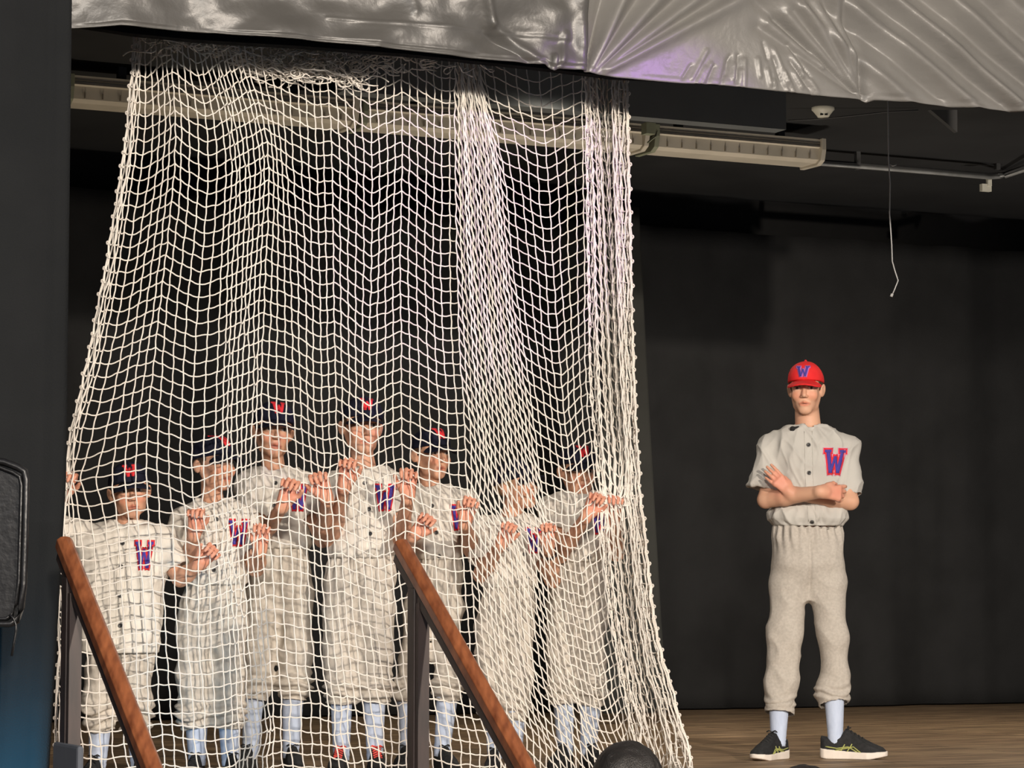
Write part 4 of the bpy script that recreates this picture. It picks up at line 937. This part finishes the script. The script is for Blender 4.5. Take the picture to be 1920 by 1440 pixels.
# ---------------------------------------------------------------- the net
def netting():
    idx = [0, 4, 7, 11, 16, 25, 29, 43, 51, 68, 77, 91, 94, 110]
    KX = {60: [254, 263, 292, 330, 372, 450, 520, 737, 857, 897, 1095, 1120, 1144, 1178],
          250: [238, 258, 305, 345, 430, 505, 535, 740, 855, 940, 1095, 1133, 1148, 1182],
          500: [200, 222, 270, 320, 415, 498, 545, 735, 858, 965, 1097, 1143, 1156, 1187],
          700: [162, 180, 240, 300, 410, 490, 550, 735, 868, 992, 1100, 1150, 1162, 1192],
          860: [120, 134, 215, 290, 405, 490, 555, 735, 876, 1012, 1115, 1160, 1174, 1201],
          1000: [112, 150, 225, 300, 410, 490, 560, 742, 882, 1030, 1122, 1162, 1180, 1213],
          1200: [110, 160, 235, 310, 420, 500, 570, 762, 895, 1060, 1145, 1182, 1196, 1232],
          1480: [108, 165, 245, 325, 430, 520, 600, 800, 935, 1120, 1205, 1240, 1262, 1310]}
    lv = sorted(KX); NC = 111; NR = 76
    cols = np.arange(NC); T = np.array([np.interp(cols, idx, KX[l]) for l in lv])
    T = T+0.0
    for _ in range(1): T[:, 1:-1] = T[:, 1:-1]*.5+(T[:, :-2]+T[:, 2:])*.25
    rng = np.random.RandomState(7)
    jit = rng.randn(NC)*.9; jit[77:] = rng.randn(NC-77)*3.2; jit[:5] *= 1.5
    SHX = [255, 275, 335, 400, 505, 590, 625, 696, 756, 820, 855, 950, 1020, 1095, 1140, 1150, 1182]
    SHY = [0, 2, -27, -3, -48, -15, -20, 15, -10, 22, 20, 52, 75, 42, 95, 60, 110]
    sx = np.array([np.interp(T[1, i], SHX, SHY) for i in range(NC)]); sx *= 1.35; sx[78:] += rng.randn(NC-78)*9; dense = 14*np.clip(cols-51, 0, 17)
    rows = np.arange(NR); Y0 = -57-11*24.6+24.6*rows
    I, J = np.meshgrid(cols, rows); Yb = Y0[:, None]+0*I
    att = np.interp(Yb, [0, 400, 900, 1250, 1500], [1, 1, .72, .42, .30])
    y = Yb+sx[None, :]*att+dense[None, :]
    x = np.zeros_like(y)
    for i in range(NC):
        xa = np.interp(y[:, i], lv, T[:, i]); xa = (xa+np.interp(y[:, i]-60, lv, T[:, i])+np.interp(y[:, i]+60, lv, T[:, i]))/3; x[:, i] = xa
    y = y+(x-255)*(1134-y)/(11640-255)*np.clip((1134-y)/400, -.3, 1)**.0
    # slow wander of every cord
    q = np.stack((I*.35, J*.16, 0*I+1.), -1); x = x+2.6*vnoise(q, 3)*np.minimum(1, np.abs(np.gradient(x, axis=1))/9)+jit[None, :]*np.where(I > 76, 1, .35)
    q = np.stack((I*.5, J*.22, 0*I+5.), -1); y = y+3.0*vnoise(q, 4)
    q = np.stack((I*1.9, J*1.3, 0*I+5.), -1); x = x+1.1*vnoise(q, 9); y = y+1.3*vnoise(q, 10)
    low = np.clip((y-1180)/240, 0, 1); q = np.stack((I*.3, J*.4, 0*I+2.), -1); x = x+low*9*vnoise(q, 6); y = y+low*7*vnoise(q+9, 6)
    # alternate knots step sideways where the mesh is squeezed: honeycomb cells
    dx = np.abs(np.gradient(x, axis=1)); zig = ((I+J) % 2*2-1); x = x+zig*np.clip((13-dx)*.12, 0, 1.0)
    base = netd(x)
    dep = base+.0013*sx[None, :]*att+.05*vnoise(np.stack((x*.011, Yb*.0012, 0*x), -1), 12)
    dep = dep+np.where(I > 76, .05*np.sin(I*2.1)+.02*rng.randn(NC)[None, :], 0)+np.where((I > 50) & (I < 69), .018*np.sin(I*1.7), 0)
    # hands pull the mesh to themselves
    for k in KIDS:
        for a in k['arms']:
            w_ = P(a['wr'][0], a['wr'][1], k['d']+a['wr'][2])+unit(a['hand']['d'])*.085+np.array((0, -.03, 0))
            hx = 960+F*w_[0]/(w_[1]*math.cos(PITCH)+(w_[2]-CAMZ)*math.sin(PITCH)); hy = 720-F*((w_[2]-CAMZ)*math.cos(PITCH)-w_[1]*math.sin(PITCH))/(w_[1]*math.cos(PITCH)+(w_[2]-CAMZ)*math.sin(PITCH))
            r2 = ((x-hx)/34)**2+((y-hy)/34)**2; g_ = np.exp(-r2); x = x-(x-hx)*.42*g_; y = y-(y-hy)*.42*g_
            gd = np.exp(-(((x-hx)/60)**2+((y-hy)/85)**2)); dep = dep*(1-gd)+(w_[1]-.005)*gd
    hx, hy = 133, 898; g_ = np.exp(-(((x-hx)/60)**2+((y-hy)/46)**2)); x = x-(x-hx)*.45*g_; y = y-(y-hy)*.3*g_
    # gathered over the hanging bar above, heaped along the hem below
    hm_ = 12*vnoise(np.stack((I*.7, J*.9, 0*I+4.), -1), 21); y = np.where(y < -8, -8+hm_*.6, y); y = np.where(y > 1474, 1468+hm_, y)
    pts = Pv(x, y, dep)
    # lie on the stage where it meets the boards
    zf = pts[..., 2]; n_ = 0
    fl = zf < .012
    yy = np.maximum(y, 1134+F*.648/np.maximum(dep, 1)); 
    cx, cyv = (x-960)/F, -(y-720)/F; dy = math.cos(PITCH)-cyv*math.sin(PITCH); dz = math.sin(PITCH)+cyv*math.cos(PITCH)
    tt = (.012+.01*np.abs(vnoise(np.stack((I*.8, J*.8, 0*I), -1), 20))-CAMZ)/np.minimum(dz, -1e-4)
    pf = np.stack((cx*tt, dy*tt, CAMZ+dz*tt), -1)
    pts = np.where(fl[..., None], pf, pts)
    P3 = pts
    polys = []; rad = .00275
    def cat(a, b, t): return a+(b-a)*t
    for i in range(NC):         # upright cords with a slight kink at each knot
        p = P3[:, i]; m = (p[1:]+p[:-1])/2; out = np.empty((2*NR-1, 3)); out[0::2] = p; out[1::2] = m; 
        out[1::2, 0] += .0016*(((np.arange(NR-1)+i) % 2)*2-1); polys.append(out)
    for j in range(NR):         # cross cords: each span leaves a knot level, then drops
        p = P3[j]; ts = (.0, .22, .5, .78)
        out = []
        for i in range(NC-1):
            a, b = p[i], p[i+1]; L = np.linalg.norm(b-a)
            for t in ts:
                s_ = t*t*(3-2*t); s_ = (.15*t+.85*s_) if j % 2 or i % 3 else (.3*t+.7*s_); q_ = a+(b-a)*t; q_[2] = a[2]+(b[2]-a[2])*s_
                q_[2] -= math.sin(math.pi*t)*.0035*(1 if (i*7+j*3) % 5 else -.5)
                if L < .016: q_[1] -= math.sin(math.pi*t)*.012; q_[2] -= math.sin(math.pi*t)*.006
                out.append(q_)
        out.append(p[-1]); polys.append(np.array(out))
    def tubes(polys, r, n=5):
        V_, F_ = [], []; b = 0
        for p in polys:
            t = np.gradient(p, axis=0); t /= np.linalg.norm(t, axis=1)[:, None]+1e-9
            ref = np.array((.1, 1., .05)); a = np.cross(t, ref); a /= np.linalg.norm(a, axis=1)[:, None]+1e-9; c = np.cross(t, a)
            an = 2*np.pi*np.arange(n)/n
            ring = p[:, None]+r*(a[:, None]*np.cos(an)[None, :, None]+c[:, None]*np.sin(an)[None, :, None]); V_.append(ring.reshape(-1, 3))
            m = len(p); k = np.arange(m-1)[:, None]*n+np.arange(n)[None]; k2 = np.arange(m-1)[:, None]*n+(np.arange(n)[None]+1) % n
            F_.append(np.stack((k, k2, k2+n, k+n), -1).reshape(-1, 4)+b); b += m*n
        return np.concatenate(V_), np.concatenate(F_)
    root = empty('safety_net', P(700, 1440, 10.1)*np.array((1, 1, 0)), 'tall white knotted sports net hanging from the valance to the stage floor', 'net')
    v, f = tubes(polys, rad)
    obj('mesh_panel', v, f, M['twine'], root)
    # knots
    kp = P3.reshape(-1, 3); o8 = np.array([(1, 0, 0), (0, 1, 0), (-1, 0, 0), (0, -1, 0), (0, 0, 1), (0, 0, -1)])*.0050
    kv = (kp[:, None]+o8[None]).reshape(-1, 3); tr = np.array([(0, 1, 4), (1, 2, 4), (2, 3, 4), (3, 0, 4), (1, 0, 5), (2, 1, 5), (3, 2, 5), (0, 3, 5)])
    kf = (tr[None]+np.arange(len(kp))[:, None, None]*6).reshape(-1, 3)
    o = obj('knots', kv, kf, M['twine'], root); o['kind'] = 'stuff'
    # border cords with lacing loops down both sides
    for i, sg, nm in ((0, -1, 'edge_cord'), (NC-1, 1, 'edge_cord')):
        p = P3[:, i].copy(); p[:, 0] += sg*.004; pl = [p+np.array((sg*.006, 0, 0))*0]
        for j in range(0, NR-1):
            c = p[j]; pl.append(np.array([c+np.array((sg*(.001+.006*math.sin(t)), -.004*math.cos(t), .006*math.cos(t))) for t in np.linspace(0, math.pi, 6)]))
        extra = np.stack((p[:, 0]+.022*(1 if i == 0 else -1)+.006*np.sin(np.arange(NR)*.8), p[:, 1]-.02, p[:, 2]), -1); pl.append(extra)
        v, f = tubes(pl, .0030); obj(nm, v, f, M['twine'], root)
    # slack netting bunched up at the top
    pl = []; r = np.random.RandomState(3)
    def swag(xa, xb, ya, yb, n, rr):
        for k in range(n):
            t = r.rand(); cxp = xa+(xb-xa)*t; cyp = ya+(yb-ya)*t+r.randn()*6*rr; m = r.randint(7, 13); pts_ = []
            px, py = cxp, cyp; an = r.rand()*6.28; d_ = float(netd(cxp))-.10*r.rand()
            for s_ in range(m):
                pts_.append(P(px, py, d_+.03*r.randn())); px += 9*math.cos(an); py += 5*math.sin(an)*rr+(cyp-py)*.25; an += r.randn()*.9
            q = np.array(pts_); q[1:-1] = (q[:-2]+2*q[1:-1]+q[2:])/4; pl.append(q)
    swag(440, 560, 118, 142, 46, 1.5); swag(540, 690, 128, 142, 60, 1.5); swag(420, 470, 92, 100, 12, 1.2); swag(290, 720, 80, 118, 120, 1.3); swag(680, 900, 100, 125, 26, 1.2)
    v, f = tubes(pl, rad); obj('bunched_netting', v, f, M['twine'], root)
    # ragged tail of net by the masking curtain
    pl = []; 
    tail = np.array([P(x_, y_, 9.62) for x_, y_ in ((113, 1100), (115, 1130), (118, 1160), (122, 1190), (121, 1215), (124, 1245), (120, 1265), (118, 1290), (121, 1320), (124, 1350), (125, 1385))]); pl.append(tail)
    pl.append(np.array([P(x_, y_, 9.60) for x_, y_ in ((110, 1200), (112, 1230), (113, 1260), (109, 1285), (112, 1320), (117, 1345), (122, 1380))]))
    for j in range(1, 10):
        c = tail[j]; pl.append(np.array([c, c+np.array((-.010, -.003, .004)), c+np.array((-.016, -.004, .012)), c+np.array((-.020, 0, .010))])); pl.append(np.array([c, c+np.array((.008, -.003, .006)), c+np.array((.016, -.004, .010))]))
    v, f = tubes(pl, rad); obj('loose_tail', v, f, M['twine'], root)
netting()
for o in bpy.data.objects:
    if '_o' in o: del o['_o']
